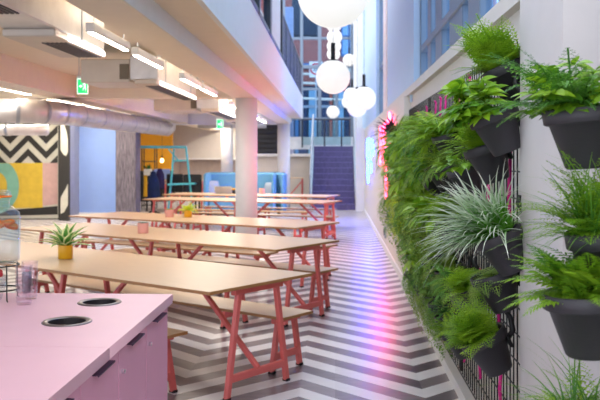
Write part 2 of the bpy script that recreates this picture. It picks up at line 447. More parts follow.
# ------------------------------------------------------------ the street beyond
t = thing('brick_building', 'red brick building across the street beyond the far glazing', 'building', (0, 46, 0))
MB().box(-12, 9, 0, 4, 5.6, 14).build('brick_wall', M['brick'], t)
MB().box(-12, 9, -.15, .1, 6.55, 6.85).build('blue_band', mat('shop_band', (70, 110, 160), .5), t)
for x in (-1.6, .78, 3.6, -4.6):
    if x == -1.6: x = -6.6; first_w = True
    else: first_w = False
    w = MB(); w.bbox(x - .45, x + .45, -.1, .05, 7.2, 10.6, .03); fo = w.build('window_frame', mat('sash_blue', (60, 100, 150), .4) if first_w else bpy.data.materials['sash_blue'], t)
    g = MB()
    for j in range(3):
        for i in (-1, 1): g.box(x + i * .2 - .16, x + i * .2 + .16, -.13, -.11, 7.35 + j * 1.05, 8.25 + j * 1.05)
    g.build('pane', mat('dim_pane', (120, 160, 205), .15) if first_w else bpy.data.materials['dim_pane'], fo)
sf = MB(); sf.box(-12, 9, .2, .4, 0, 5.6); sf.build('shopfront', mat('shop_dark', (52, 78, 104), .3, var=.3, scale=1.5), t)
rn = random.Random(4)
x = -5
shade = [mat('shop_blue', (70, 108, 150), .35), mat('shop_sky', (128, 168, 196), .3), mat('shop_navy', (30, 48, 84), .4), mat('shop_grey', (120, 136, 140), .4), mat('shop_red', (176, 84, 70), .5)]
while x < 3.5:
    w = rn.uniform(.15, .6)
    MB().bbox(x, x + w * .8, .02, .2, .1, 5.4, .02).build('shop_panel', rn.choice(shade), t)
    x += w
MB().box(-12, 9, -.1, .1, 4.35, 4.5).build('transom', M['steel'], t)
for z in (4.75, 5.6, 6.1): MB().tube([(-8, -.6, z), (-2, -.7, z + .1), (.6, -.6, z)], .07, 8).build('awning_rail', mat('awning_white', (225, 218, 205), .6) if z < 5 else bpy.data.materials['awning_white'], t)

# dark canopy box and pale post outside the glazing
t = thing('canopy', 'dark box-shaped canopy hanging beyond the balcony, in front of the brick building', 'canopy', (-1.25, 36, 6.85))
MB().bbox(-.62, .5, -.5, .5, 0, 2.5, .05).build('housing', mat('slate_panel', (58, 66, 80), .5), t)
MB().bbox(-.2, .2, -.3, .3, -.06, .02, .02).build('light_fitting', M['white'], t)
t = tag(MB().bbox(-.2, .2, -.15, .15, 0, 7.9, .02).build('square_post', mat('pale_lilac', (196, 192, 212), .5)), 'pale lilac square post beside the dark canopy above the balcony railing', 'post')
t.location = (-1.95, 34.5, 0)

# 20 speed sign in the street
p = at(316, 69, Y=44)
t = thing('road_sign', 'white square road sign with a red ring reading 20', 'sign', (p.x, 44, 0))
MB().tube([(0, .06, 0), (0, .06, p.z + .3)], .04, 8).build('pole', M['steel'], t)
MB().bbox(-.36, .36, -.02, .02, p.z - .45, p.z + .4, .01).build('panel', M['white'], t)
rg = MB(); MX = Matrix.Translation((0, -.022, p.z)) @ Matrix.Rotation(R(90), 4, 'X')
rg.lathe([(.24, 0), (.32, 0), (.32, .02), (.24, .02), (.24, 0)], n=32, M=MX); rg.build('red_ring', mat('sign_red', (200, 40, 50), .5), t)

def text(body, size, m, parent, M4, name='lettering', depth=.004):
    cu = bpy.data.curves.new(name, 'FONT'); cu.body = body; cu.size = size; cu.extrude = depth; cu.align_x = 'CENTER'; cu.align_y = 'CENTER'
    o = bpy.data.objects.new(name, cu); COL.objects.link(o)
    dg = bpy.context.evaluated_depsgraph_get(); me = bpy.data.meshes.new_from_object(o.evaluated_get(dg))
    COL.objects.unlink(o); bpy.data.objects.remove(o)
    me.materials.clear(); me.materials.append(m)
    q = bpy.data.objects.new(name, me); COL.objects.link(q); q.parent = parent; q.matrix_local = M4
    return q
text('20', .34, M['black'], t, Matrix.Translation((0, -.03, p.z)) @ Matrix.Rotation(R(90), 4, 'X'), 'number')
# ------------------------------------------------------------ tables and benches
def put(o, c, ang): o.location = (c.x, c.y, 0); o.rotation_euler = (0, 0, ang)
LEN = 3.9; WID = 1.07
def trestle(t, x, dirs, zt, half_top, half_foot, sec, barz, strut=True):
    """an A-frame across the table at x; dirs: which way its struts lean"""
    leg0 = None
    for s in (-1, 1):
        l = MB().bar((x, s * half_foot, .012), (x, s * half_top, zt), sec, sec * .8, (1, 0, 0)).build('leg', M['coral'], t)
        MB().bbox(x - sec * .5, x + sec * .5, s * half_foot - sec * .5, s * half_foot + sec * .5, 0, .02, .004).build('foot_cap', M['foot'], l)
    k = half_foot + (half_top - half_foot) * barz / zt
    MB().bar((x, -k, barz), (x, k, barz), sec * .75, sec * 1.15).build('stretcher', M['coral'], t)
    MB().bar((x, -half_top - .06, zt - .022), (x, half_top + .06, zt - .022), sec * .9, .044).build('top_rail', M['coral'], t)
    if strut:
        for d in dirs:
            MB().bar((x, 0, barz + .02), (x + d * .62, 0, zt - .01), sec * .8, sec * .8, (0, 1, 0)).build('strut', M['coral'], t)
def make_table(L=LEN):
    t = thing('trestle_table', '', 'table')
    tp = MB().bbox(-L / 2, L / 2, -WID / 2, WID / 2, .7275, .75, .003).build('tabletop', M['birch'], t)
    e = MB(); g = .0015
    for x0, x1, y0, y1 in ((-L/2 - g, L/2 + g, -WID/2 - g, -WID/2), (-L/2 - g, L/2 + g, WID/2, WID/2 + g), (-L/2 - g, -L/2, -WID/2, WID/2), (L/2, L/2 + g, -WID/2, WID/2)):
        e.box(x0, x1, y0, y1, .729, .7485)
    e.build('edge_band', M['edge'], tp)
    for x, d in ((-L/2 + .06, (1,)), (0, (-1, 1)), (L/2 - .06, (-1,))): trestle(t, x, d, .728, .19, .31, .044, .135)
    return t
def make_bench(L=3.25):
    t = thing('trestle_bench', '', 'bench'); W = .36
    tp = MB().bbox(-L / 2, L / 2, -W / 2, W / 2, .408, .43, .003).build('seat', M['birch'], t)
    e = MB(); g = .0015
    for x0, x1, y0, y1 in ((-L/2 - g, L/2 + g, -W/2 - g, -W/2), (-L/2 - g, L/2 + g, W/2, W/2 + g), (-L/2 - g, -L/2, -W/2, W/2), (L/2, L/2 + g, -W/2, W/2)):
        e.box(x0, x1, y0, y1, .4095, .4285)
    e.build('edge_band', M['edge'], tp)
    for x, d in ((-L/2 + .12, (1,)), (0, ()), (L/2 - .12, (-1,))): trestle(t, x, d, .408, .09, .165, .045, .12, False)
    return t
# right-hand front corner of each top, its turn, its length and what singles it out
spec = [((209.4, 292), 35.5, 'nearest birch trestle table, with the striped plant in a yellow pot on it'),
        ((276, 249.6), 33.0, 'birch trestle table second from the pink counter, with one pink succulent pot'),
        ((296, 227.8), 29.5, 'birch trestle table in front of the round column, carrying a yellow and a pink pot'),
        ((322, 203.2), 20.5, 'birch trestle table just behind the thick round column, nearer of the far pair'),
        ((326, 197.0), 16.5, 'farthest long birch trestle table, in front of the blue booth sofa')]
TAB = make_table(); BEN = make_bench(); first_t = first_b = True
TABLES = []
who = ['nearest', 'second', 'third', 'fourth', 'farthest']
for i, ((px, py), deg, lab) in enumerate(spec):
    A = at(px, py, z=.75); a = R(deg)
    l = Vector((-math.cos(a), math.sin(a), 0)); s = Vector((math.sin(a), math.cos(a), 0))
    if i > 2: A = Vector((A.x, A.y, 0))
    c = A + l * LEN / 2 + s * WID / 2
    t = TAB if first_t else copy_tree(TAB); first_t = False
    put(t, c, -a); t['label'] = lab; t['group'] = 'birch trestle tables with coral legs'
    TABLES.append((t, A, l, s))
    for side in (0, 1):
        b = BEN if first_b else copy_tree(BEN); first_b = False
        off = (WID + .02 if side else -.02); inset = .36 if not side else .14
        cb = A + l * (inset + 3.25 / 2) + s * off
        put(b, cb, -a)
        b['label'] = ('birch bench with coral legs on the %s side of the %s table' % ('far' if side else 'near', who[i] + ('' if i in (0, 4) else ' nearest')))
        b['group'] = 'birch benches along the tables'
# small table beyond, by the back wall
t = thing('side_table', 'small birch table with crossed coral legs left of the blue booth sofa', 'table', (-4.6, 25.2, 0), -.2)
MB().bbox(-.75, .75, -.3, .3, .86, .89, .006).build('tabletop', M['birch'], t)
for x in (-.6, .6):
    for s in (-1, 1): MB().bar((x, s * .25, 0), (x, s * .2, .86), .05, .05, (1, 0, 0)).build('leg', M['coral'], t)
MB().bar((-.6, 0, .1), (.6, 0, .85), .04, .04, (0, 1, 0)).build('brace', M['coral'], t)
t = thing('side_table', 'small coral framed stool table between the round column and the stairs', 'table', (-1.36, 27.6, 0), 0)
MB().bbox(-.3, .3, -.25, .25, .88, .91, .006).build('tabletop', M['birch'], t)
for x in (-.26, .26):
    for s in (-1, 1): MB().bar((x, s * .22, 0), (x, s * .22, .88), .045, .045, (1, 0, 0)).build('leg', M['coral'], t)
MB().bar((-.26, 0, .2), (.26, 0, .8), .04, .04, (0, 1, 0)).build('brace', M['coral'], t)

M['handle'] = mat('plum_handle', (88, 64, 88), .4, .3)
# ------------------------------------------------------------ pink counter
CX = -.775; CYB = 3.86; CZ = .95; CXL = -3.0
ys = [1.15, 1.6, 2.05, 2.5, 2.945, 3.385, 3.82]
names = ['sixth', 'fifth', 'fourth', 'third', 'second', 'first']
for i in range(6):
    y0, y1 = ys[i], ys[i + 1]
    t = thing('base_cabinet', 'pink cabinet under the pink counter, %s along from the tables end' % names[i], 'cabinet', (CX - .3, (y0 + y1) / 2, 0), 0, 'pink cabinets under the counter')
    w = (y1 - y0) / 2
    MB().bbox(-.3, .27, -w + .001, w - .001, .08, CZ - .042, .003).build('body', M['pink'], t)
    MB().box(-.3, .22, -w + .001, w - .001, 0, .08).build('plinth', M['pink'], t)
    d = MB().bbox(.271, .29, -w + .005, w - .004, .085, CZ - .048, .001).build('door', M['pink'], t)
    MB().bbox(.285, .312, -.1, .1, CZ - .06, CZ - .057, .001).bbox(.308, .312, -.1, .1, CZ - .064, CZ - .057, .001).build('handle', M['handle'], d)
    if i in (3, 4, 5):
        lk = MB(); lk.lathe([(0, 0), (.009, 0), (.009, .012), (0, .012)], n=14, M=Matrix.Translation((.289, -w + .05, CZ - .14)) @ Matrix.Rotation(R(90), 4, 'Y'))
        lk.build('lock', M['chrome'], d)
for x0 in (-2.2, -1.77): pass
t = thing('base_cabinet', 'pink end panel block closing the counter at the tables end', 'cabinet', (-2.05, 3.6, 0))
MB().bbox(-.95, .665, -.22, .22, .08, CZ - .042, .003).build('body', M['pink'], t)
MB().box(-.95, .665, -.2, .2, 0, .08).build('plinth', M['pink'], t)
# worktop with two real holes
holes = [(at(67, 322, z=CZ), .088), (at(99.5, 302.6, z=CZ), .088)]
wt = thing('worktop', 'pale pink laminate worktop with two round bin holes in the foreground', 'worktop', (0, 0, 0))
def slab(name, x0, x1, y0, y1, hs):
    cu = bpy.data.curves.new(name, 'CURVE'); cu.dimensions = '2D'; cu.fill_mode = 'BOTH'; cu.extrude = .0205
    def loop(pts):
        s = cu.splines.new('POLY'); s.points.add(len(pts) - 1); s.use_cyclic_u = True
        for q, (x, y) in zip(s.points, pts): q.co = (x, y, 0, 1)
    loop([(x0, y0), (x1, y0), (x1, y1), (x0, y1)])
    for c, r in hs: loop([(c.x + r * math.cos(2 * PI * k / 48), c.y + r * math.sin(2 * PI * k / 48)) for k in range(48)])
    o = bpy.data.objects.new(name, cu); COL.objects.link(o)
    me = bpy.data.meshes.new_from_object(o.evaluated_get(bpy.context.evaluated_depsgraph_get()))
    bpy.data.objects.remove(o)
    me.materials.clear(); me.materials.append(M['pinktop'])
    q = bpy.data.objects.new(name, me); COL.objects.link(q); q.parent = wt; q.location = (0, 0, CZ - .0205); return q
SEAM = 2.77
slab('worktop_board', CXL, CX + .006, SEAM + .0012, CYB, holes)
slab('worktop_board', CXL, CX + .006, .9, SEAM - .0012, [])
for i, (c, r) in enumerate(holes):
    t = thing('bin_chute', ('nearer' if i == 0 else 'farther') + ' round black bin hole with a chrome rim in the pink worktop', 'bin hole', (c.x, c.y, CZ), 0, 'bin holes in the worktop')
    MB().lathe([(r - .016, -.004), (r - .014, .004), (r + .004, .006), (r + .009, .002), (r + .009, .0002), (r - .001, .0002)], n=48).build('rim', M['rim'], t, True)
    MB().lathe([(r - .016, .002), (r - .016, -.03), (r - .02, -.2), (0, -.2)], n=40).build('sleeve', M['black'], t, True)

# ------------------------------------------------------------ drinks dispenser and tumblers
M['clear'] = None
def clearglass(name, rgb, rough=.02, bump=0, ior=1.45):
    m, t, p, o = nt(name)
    p.inputs['Base Color'].default_value = (*lin(rgb), 1); p.inputs['Transmission Weight'].default_value = 1; p.inputs['Roughness'].default_value = rough; p.inputs['IOR'].default_value = ior
    if bump:
        n = t.nodes.new('ShaderNodeTexNoise'); n.inputs['Scale'].default_value = 30
        b = t.nodes.new('ShaderNodeBump'); b.inputs['Strength'].default_value = bump; b.inputs['Distance'].default_value = .01
        t.links.new(n.outputs[0], b.inputs['Height']); t.links.new(b.outputs[0], p.inputs['Normal'])
    return m
M['clear'] = glass('jar_glass', (244, 246, 248), .03, refl=.07)
M['tumbler'] = glass('pink_tint_tumbler', (253, 248, 251), .08, refl=.06)
M['orange_peel'] = mat('orange_peel', (255, 126, 16), .45); M['orange_pulp'] = mat('orange_pulp', (255, 160, 48), .4, var=.15, scale=30)
M['berry'] = mat('red_berry', (190, 20, 40), .35)
P = at(12.5, 299, z=CZ)
JC = Vector((-1.54, P.y - .02, CZ))
d0 = JC.y
t = thing('drinks_dispenser_stand', 'black wire stand under the glass drinks dispenser on the pink counter', 'stand', JC)
SH = .165
rg = MB()
for z in (SH - .006, .05): rg.tube([(.098 * math.cos(2*PI*k/32), .098 * math.sin(2*PI*k/32), z) for k in range(33)], .0035, 6)
rg.build('ring', M['blackmetal'], t, True)
for k in range(4):
    a = R(-42 + 90 * k); MB().tube([(.098 * math.cos(a), .098 * math.sin(a), SH), (.1 * math.cos(a), .1 * math.sin(a), .006), (.108 * math.cos(a), .108 * math.sin(a), .003)], .0028, 6).build('leg', M['blackmetal'], t)
t = thing('drinks_dispenser', 'clear glass drinks dispenser with orange slices floating in water on its stand', 'dispenser', JC + Vector((0, 0, SH)))
MB().lathe([(0, .004), (.088, .002), (.1, .014), (.103, .05), (.104, .2), (.1, .232), (.07, .258), (.056, .268), (.055, .29), (.061, .293), (.061, .298)], n=40).build('jar', M['clear'], t, True)
lid = MB().lathe([(0, .335), (.045, .335), (.06, .327), (.063, .3), (.057, .3), (.05, .322), (0, .326)], n=36).build('lid', M['clear'], t, True)
MB().lathe([(.0585, .302), (.0655, .302), (.0655, .309), (.0585, .309), (.0585, .302)], n=36).build('seal', M['orange_peel'], lid, True)
MB().lathe([(0, .012), (.09, .012), (.097, .02), (.098, .195), (0, .196)], n=36).build('water', glass('water', (240, 244, 247), .02, refl=.03), t, True)
for k in range(5):
    tap = 0
t2 = MB(); t2.tube([(.0, -.1, .03), (0, -.135, .03)], .01, 10); t2.tube([(0, -.13, .045), (0, -.13, .01)], .008, 10); t2.build('tap', M['chrome'], t, True)
rn = random.Random(2)
for k in range(9):
    a = 2 * PI * k / 9 + .3; q = JC + Vector((.064 * math.cos(a), .064 * math.sin(a), SH + .17 + .009 * (k % 3)))
    o = thing('orange_slice', 'orange slice floating near the top of the water in the dispenser', 'orange slice', q, 0, 'orange slices in the dispenser')
    o.rotation_euler = (rn.uniform(-.3, .3), rn.uniform(-.3, .3), a)
    MB().lathe([(.026, -.006), (.03, -.006), (.03, .006), (.026, .006), (.026, -.006)], n=24).build('peel', M['orange_peel'], o, True)
    MB().lathe([(0, -.003), (.026, -.003), (.026, .003), (0, .003)], n=24).build('pulp', M['orange_pulp'], o)
# a bowl of berries seen through the stand
bc = Vector((JC.x - .02, JC.y, CZ))
t = thing('fruit_dish', 'small white dish of red berries beneath the dispenser', 'dish', bc)
MB().lathe([(0, 0), (.04, 0), (.062, .07), (.066, .105), (.062, .105), (.056, .07), (0, .06)], n=28).build('bowl', M['clear'], t, True)
for k in range(16):
    a = k * 2.4; r = .012 * math.sqrt(k) ; q = bc + Vector((r * math.cos(a), r * math.sin(a), .108 + .008 * (k % 3)))
    o = tag(MB().lathe([(0, -.013), (.008, -.009), (.012, 0), (.008, .01), (0, .013)], n=10).build('berry', M['berry'], None, True), 'red berry heaped in the dish beneath the dispenser', 'berry', 'berries in the dish'); o.location = q
def tumbler_mesh():
    b = MB(); n = 36; prof = []
    out = [(.024, 0), (.031, .004), (.0325, .012), (.0375, .112), (.038, .12)]
    rows = 26; vs = []; fs = []
    for j in range(rows + 1):
        z = .12 * j / rows; r0 = .031 + .007 * j / rows
        for k in range(n):
            dim = .0022 * max(0, math.sin(PI * 5 * j / rows)**2) * (1 + math.cos(2 * PI * 9 * k / n + (PI if int(5 * j / rows) % 2 else 0))) * (1 if 1 < j < rows - 3 else 0)
            vs.append(((r0 - .0015 + dim) * math.cos(2 * PI * k / n), (r0 - .0015 + dim) * math.sin(2 * PI * k / n), z))
    for j in range(rows):
        for k in range(n): fs.append((j*n + k, j*n + (k+1) % n, j*n + n + (k+1) % n, j*n + n + k))
    base = len(vs)
    for j in range(rows, -1, -1):
        z = .008 + (.112) * j / rows; r0 = .028 + .007 * j / rows
        for k in range(n): vs.append((r0 * math.cos(2 * PI * k / n), r0 * math.sin(2 * PI * k / n), z))
    for k in range(n): fs.append((rows*n + k, rows*n + (k+1) % n, base + (k+1) % n, base + k))
    for j in range(rows):
        for k in range(n): fs.append((base + j*n + k, base + j*n + (k+1) % n, base + j*n + n + (k+1) % n, base + j*n + n + k))
    fs.append(tuple(range(n - 1, -1, -1))); fs.append(tuple(range(base + rows*n, base + rows*n + n)))
    b.add(vs, fs); return b.mesh('tumbler', M['tumbler'], True)
tm = tumbler_mesh()
for (px, py, k, lab) in ((24, 304.5, 0, 'lower tumbler of the front glass stack on the pink counter'), (24, 304.5, 1, 'upper tumbler of the front glass stack on the pink counter'),
                         (29.8, 298.6, 0, 'lower tumbler of the glass stack nearer the tables'), (29.8, 298.6, 1, 'upper tumbler of the glass stack nearer the tables')):
    p = at(px, py, z=CZ)
    o = bpy.data.objects.new('tumbler', tm); COL.objects.link(o); o.location = (p.x, p.y, CZ + .0005 + k * .052); o.rotation_euler.z = k * .3
    tag(o, lab, 'glass', 'stacked dimpled tumblers')

# ------------------------------------------------------------ ceiling services
def light_bar(X, z, y0, y1, lab, E=9, U=4, grp='linear ceiling lights'):
    t = thing('linear_light', lab, 'light', (X, (y0 + y1) / 2, z), 0, grp)
    h = (y1 - y0) / 2
    MB().bbox(-.035, .035, -h, h, .012, .085, .006).build('housing', M['white'], t)
    MB().bbox(-.022, .022, -h + .03, h - .03, .004, .016, .003).build('diffuser', M['lamp'], t)
    for s in (-1, 1): MB().tube([(0, s * h * .8, .11), (0, s * h * .8, 3.0 - z)], .004, 5).build('hanger', M['steel'], t)
    la = bpy.data.lights.new('lamp', 'AREA'); la.shape = 'RECTANGLE'; la.size = .08; la.size_y = 2 * h; la.energy = E * h * 2; la.color = (1, .92, .82)
    lo = bpy.data.objects.new('lamp', la); COL.objects.link(lo); lo.parent = t; lo.location = (0, 0, -.03)
    la2 = la.copy(); la2.energy = U * h * 2
    l2 = bpy.data.objects.new('added_uplamp', la2); COL.objects.link(l2); l2.parent = t; l2.location = (0, 0, .1); l2.rotation_euler = (PI, 0, 0)  # upward lamp added to each bar to brighten the ceiling
seg = [(6.28, 7.42), (7.71, 8.9), (10.1, 11.4), (11.6, 13.0)]
on = ['first', 'second', 'third', 'fourth', 'fifth']
for (a, b), w in zip(seg, on): light_bar(-1.9, 2.56, a, b, 'white linear ceiling light beside the beam, %s from the camera' % w, 6, 2.5)
for (a, b), w in zip([(15.2, 16.8), (17.1, 18.7), (19.5, 21), (21.4, 23)], on): light_bar(-1.95, 2.55, a, b, 'linear light beyond the near round column, %s from it' % w, 14, 7)
for (a, b), w in zip([(9.6, 11.6), (11.9, 13.8), (14.9, 16.6), (16.9, 18.3), (18.9, 20.6)], on): light_bar(-5.2, 2.65, a, b, 'linear light along the far ceiling beam, %s from the camera' % w, 4, 2)
for (a, b), w in zip([(15.0, 16.5), (17, 18.5), (19, 20.2)], on): light_bar(-7.0, 2.88, a, b, 'added linear light above the mural, %s from the camera' % w, 9, 3)  # row mostly out of view, added to brighten the mural bay
for (a, b), w in zip([(26, 27.5), (28, 29.5), (30, 31.4)], on): light_bar(-3.9, 2.88, a, b, 'added linear light in the back bay, %s from the columns' % w, 17, 5)  # row hidden behind the beam, added to brighten the back wall
for (a, b), w in zip([(17.6, 19.2), (19.5, 21.2), (22.8, 24.2), (26.5, 28)], on): light_bar(-6.2, 2.88, a, b, 'added linear light above the coats and shelf, %s from the camera' % w, 13, 4)  # extra row added to brighten the blue wall and the corner behind it

def fcu(lab, X0, X1, Y0, Y1, z0, z1, lit=True, box=None, LS=-.9, PL=.55):
    t = thing('fan_coil_unit', lab, 'air unit', ((X0 + X1) / 2, (Y0 + Y1) / 2, z0))
    w = (X1 - X0) / 2; h = (Y1 - Y0) / 2; z = z1 - z0
    c = MB().bbox(-w, w, -h, h, .06, z, .01).build('casing', M['duct'], t)
    s = MB()
    for k in (-.33, .33): s.bbox(-w - .008, w + .008, h * 2 * k - .012, h * 2 * k + .012, .06, z + .008, .003)
    s.build('seam', M['steel'], c)
    MB().bbox(-w * PL, w, h * (LS - .15), h, 0, .06, .01).build('plenum', M['ductpaint'], t)
    g = MB()
    for j in range(6): g.bbox(-w * .1 + w * j * .18, -w * .1 + w * j * .18 + .022, h * (LS + .02), h * .98, -.006, .004, .002)
    g.build('grille', M['grille'], t)
    if LS > .4:
        g = MB()
        for j in range(6): g.bbox(-w * .1 + w * j * .18, -w * .1 + w * j * .18 + .022, -h * .16, 0, .052, .062, .002)
        g.build('grille', M['grille'], t)
    if lit: MB().bbox(w - .004, w + .012, h * LS, h * .99, .006, .052, .004).build('lit_slot', emit('slot_light', (255, 250, 240), 2) if 'slot_light' not in bpy.data.materials else bpy.data.materials['slot_light'], t)
    for sx in (-1, 1):
        for sy in (-1, 1): MB().tube([(sx * w * .9, sy * h * .8, z), (sx * w * .9, sy * h * .8, 3.0 - z0)], .005, 5).build('hanger', M['steel'], t)
    if box:
        bx0, bx1, by0, by1, bz0, bz1 = box
        MB().bbox(bx0, bx1, by0, by1, bz0, bz1, .01).build('return_box', M['ductpaint'], t)
        MB().bbox(bx1 - .13, bx1 - .01, by0 - .012, by0 + .01, bz0 + .04, bz1 - .06, .004).build('vent', mat('vent_bronze', (110, 96, 78), .5) if 'vent_bronze' not in bpy.data.materials else bpy.data.materials['vent_bronze'], t)
fcu('big steel air unit nearest the camera under the ceiling, with a bright slot', -2.46, -2.06, 3.4, 7.25, 2.49, 2.86, LS=.48, PL=1)
fcu('steel air unit in the middle bay with a wide cream return box', -2.55, -2.2, 10.1, 12.9, 2.5, 2.86, True, (-.8, -.178, -1.38, -.5, .03, .32))
fcu('air unit just past the cross beam, in purple light', -2.75, -2.3, 16.2, 19.6, 2.5, 2.84, True, (-1.1, -.23, -1.6, -.5, .03, .3))
fcu('air unit farthest off, near the back column', -2.9, -2.4, 21, 23.6, 2.5, 2.84, False)
# round ducts along the far bay
def duct(lab, pts, r):
    t = thing('round_duct', lab, 'duct', pts[0]); o = Vector(pts[0]); q = [Vector(p) - o for p in pts]
    MB().tube(q, r, 28).build('pipe', M['duct'], t, True)
    for a, b in zip(q, q[1:]):
        n_ = max(1, int((b - a).length / 1.2))
        for k in range(n_):
            c = a.lerp(b, (k + .5) / n_); d = (b - a).normalized() * .03
            MB().tube([c - d, c + d], r + .012, 28, False).build('joint_ring', M['steel'], t, True)
    for k in (0, -1):
        e = q[k]; MB().tube([(e.x, e.y, e.z + r), (e.x, e.y, 3.0 - o.z)], .008, 5).build('hanger', M['steel'], t)
    return t
duct('fat round steel duct with an elbow, running along the far bay past the concrete column', [(-9.6, 13.2, 2.36), (-6.2, 13.2, 2.36), (-5.45, 13.25, 2.36), (-5.05, 13.45, 2.36), (-4.85, 13.85, 2.36), (-4.79, 14.4, 2.37), (-4.79, 23.2, 2.4)], .2)
duct('round duct passing in front of the zigzag mural', [(-9.8, 17.6, 2.19), (-6.25, 17.6, 2.19)], .12)
t = duct('square-ended duct under the orange wall ceiling', [(-7.0, 25.9, 2.62), (-5.1, 25.9, 2.62)], .2)
t = duct('long silver duct across the back bay', [(-4.4, 26.2, 2.66), (-2.2, 26.2, 2.66)], .14)

# exit signs
def exit_sign(lab, loc, s, rz):
    t = thing('exit_sign', lab, 'sign', loc, rz)
    MB().bbox(-.09 * s, .09 * s, -.012, .012, 0, .26 * s, .004).build('panel', emit('exit_white', (235, 255, 240), .9) if 'exit_white' not in bpy.data.materials else bpy.data.materials['exit_white'], t)
    MB().bbox(-.08 * s, .08 * s, -.016, -.0125, .012 * s, .248 * s, .001).build('green_face', emit('exit_green', (20, 190, 100), .9) if 'exit_green' not in bpy.data.materials else bpy.data.materials['exit_green'], t)
    MX = Matrix.Translation((0, -.0165, 0)) @ Matrix.Rotation(R(90), 4, 'X') @ Matrix.Scale(s, 4)
    w = bpy.data.materials['exit_white']
    a = MB(); a.prism([(-.055, .13), (-.025, .16), (-.025, .14), (-.002, .14), (-.002, .12), (-.025, .12), (-.025, .10)], .001, MX); a.build('arrow', w, t)
    m_ = MB()
    m_.lathe([(0, 0), (.012, 0), (.012, .001), (0, .001)], n=14, M=MX @ Matrix.Translation((.036, .2, 0)))
    m_.prism([(.02, .18), (.05, .185), (.046, .13), (.026, .13)], .001, MX)
    m_.prism([(.026, .135), (.038, .135), (.026, .09), (.006, .06), (-.002, .068), (.014, .094)], .001, MX)
    m_.prism([(.034, .135), (.046, .135), (.056, .095), (.058, .05), (.046, .05), (.044, .092)], .001, MX)
    m_.prism([(.02, .18), (.024, .168), (.004, .15), (.0, .16)], .001, MX)
    m_.build('running_figure', w, t)
    MB().bbox(-.1 * s, .1 * s, -.03, .03, .26 * s, .31 * s, .006).build('bracket', M['white'], t)
    for k in (-1, 1): MB().tube([(k * .06 * s, 0, .31 * s), (k * .06 * s, 0, 3.0 - loc[2])], .004, 5).build('hanger', M['steel'], t)
p = at(82.6, 94, Y=11.3); exit_sign('green emergency exit sign hanging below the ceiling, the nearer one', (p.x, 11.3, p.z), .82, R(14))
p = at(220, 129, Y=22); exit_sign('small green exit sign far off left of the round column', (p.x, 22, p.z), 1.0, R(10))
t = thing('smoke_detector', 'small white detector on the ceiling beyond the near air unit', 'detector', (-3.6, 9.6, 2.93))
MB().lathe([(.0, .0), (.05, .0), (.07, .03), (.07, .07)], n=20).build('dome', M['white'], t, True); MB().lathe([(.09, .05), (.09, .07), (0, .07)], n=20).build('base', M['white'], t)

# ------------------------------------------------------------ globe pendants
globes = [(333, -8, 36, 'largest and nearest globe pendant, cut by the top edge'), (333, 77, 17, 'second nearest globe pendant, over the corridor centre'),
          (364, 98.5, 12, 'globe pendant nearest the pale pier, lowest front one of its cluster'), (357, 107, 10, 'globe just beneath and behind the cluster front globe'),
          (352, 96, 8.6, 'globe half hidden behind the cluster front globe'), (348.5, 102, 6.6, 'small globe peeking out at the rear of the cluster'),
          (333, 112, 6.4, 'lone small globe pendant in front of the landing'), (350.5, 16, 8.2, 'globe half hidden high behind the largest globe'),
          (334, 24, 8, 'globe peeking out just under the largest globe'), (334.5, 37, 7.5, 'top globe of the far stacked trio against the brick building'),
          (334, 46, 7, 'middle globe of the far stacked trio against the brick building'), (333.5, 54, 6.6, 'lowest globe of the far stacked trio above the second pendant'),
          (349, 60, 6.2, 'small high globe beside the far trio'), (350, 67, 5.4, 'smallest high globe, under its neighbour by the far pier')]
GM = CM = None
for i, (px, py, r, lab) in enumerate(globes):
    d = .25 * FPX / r
    c = Vector((0, 0, H)) + (RT * ((px - 300) / FPX) + FW + Vector((0, 0, (157 - py) / FPX))) * d
    t = thing('globe_pendant', lab, 'pendant light', c, 0, 'white globe pendants')
    if GM is None:
        prof = [(.25 * math.sin(PI * k / 24), -.25 * math.cos(PI * k / 24)) for k in range(25)]; prof[0] = (0, -.25); prof[-1] = (0, .25)
        g = MB().lathe(prof, n=48).build('globe', M['globe'], t, True)
        cp = MB().lathe([(.085, .228), (.085, .25), (.033, .256), (.033, .5), (.0, .5)], n=24).build('cap', M['blackmetal'], t)
        GM, CM = g.data, cp.data
    else:
        for nm, me in (('globe', GM), ('cap', CM)):
            q = bpy.data.objects.new(nm, me); COL.objects.link(q); q.parent = t
    MB().tube([(0, 0, .5), (0, 0, 9.4 - c.z)], .005, 6).build('cable', M['black'], t)
for k, y in enumerate((5.7, 12, 17.3, 22, 28, 31)):
    sbox('roof_beam_%d' % (k + 1), M['bluewhite'], -1.1, 1.3, y - .08, y + .08, 9.4, 9.6)

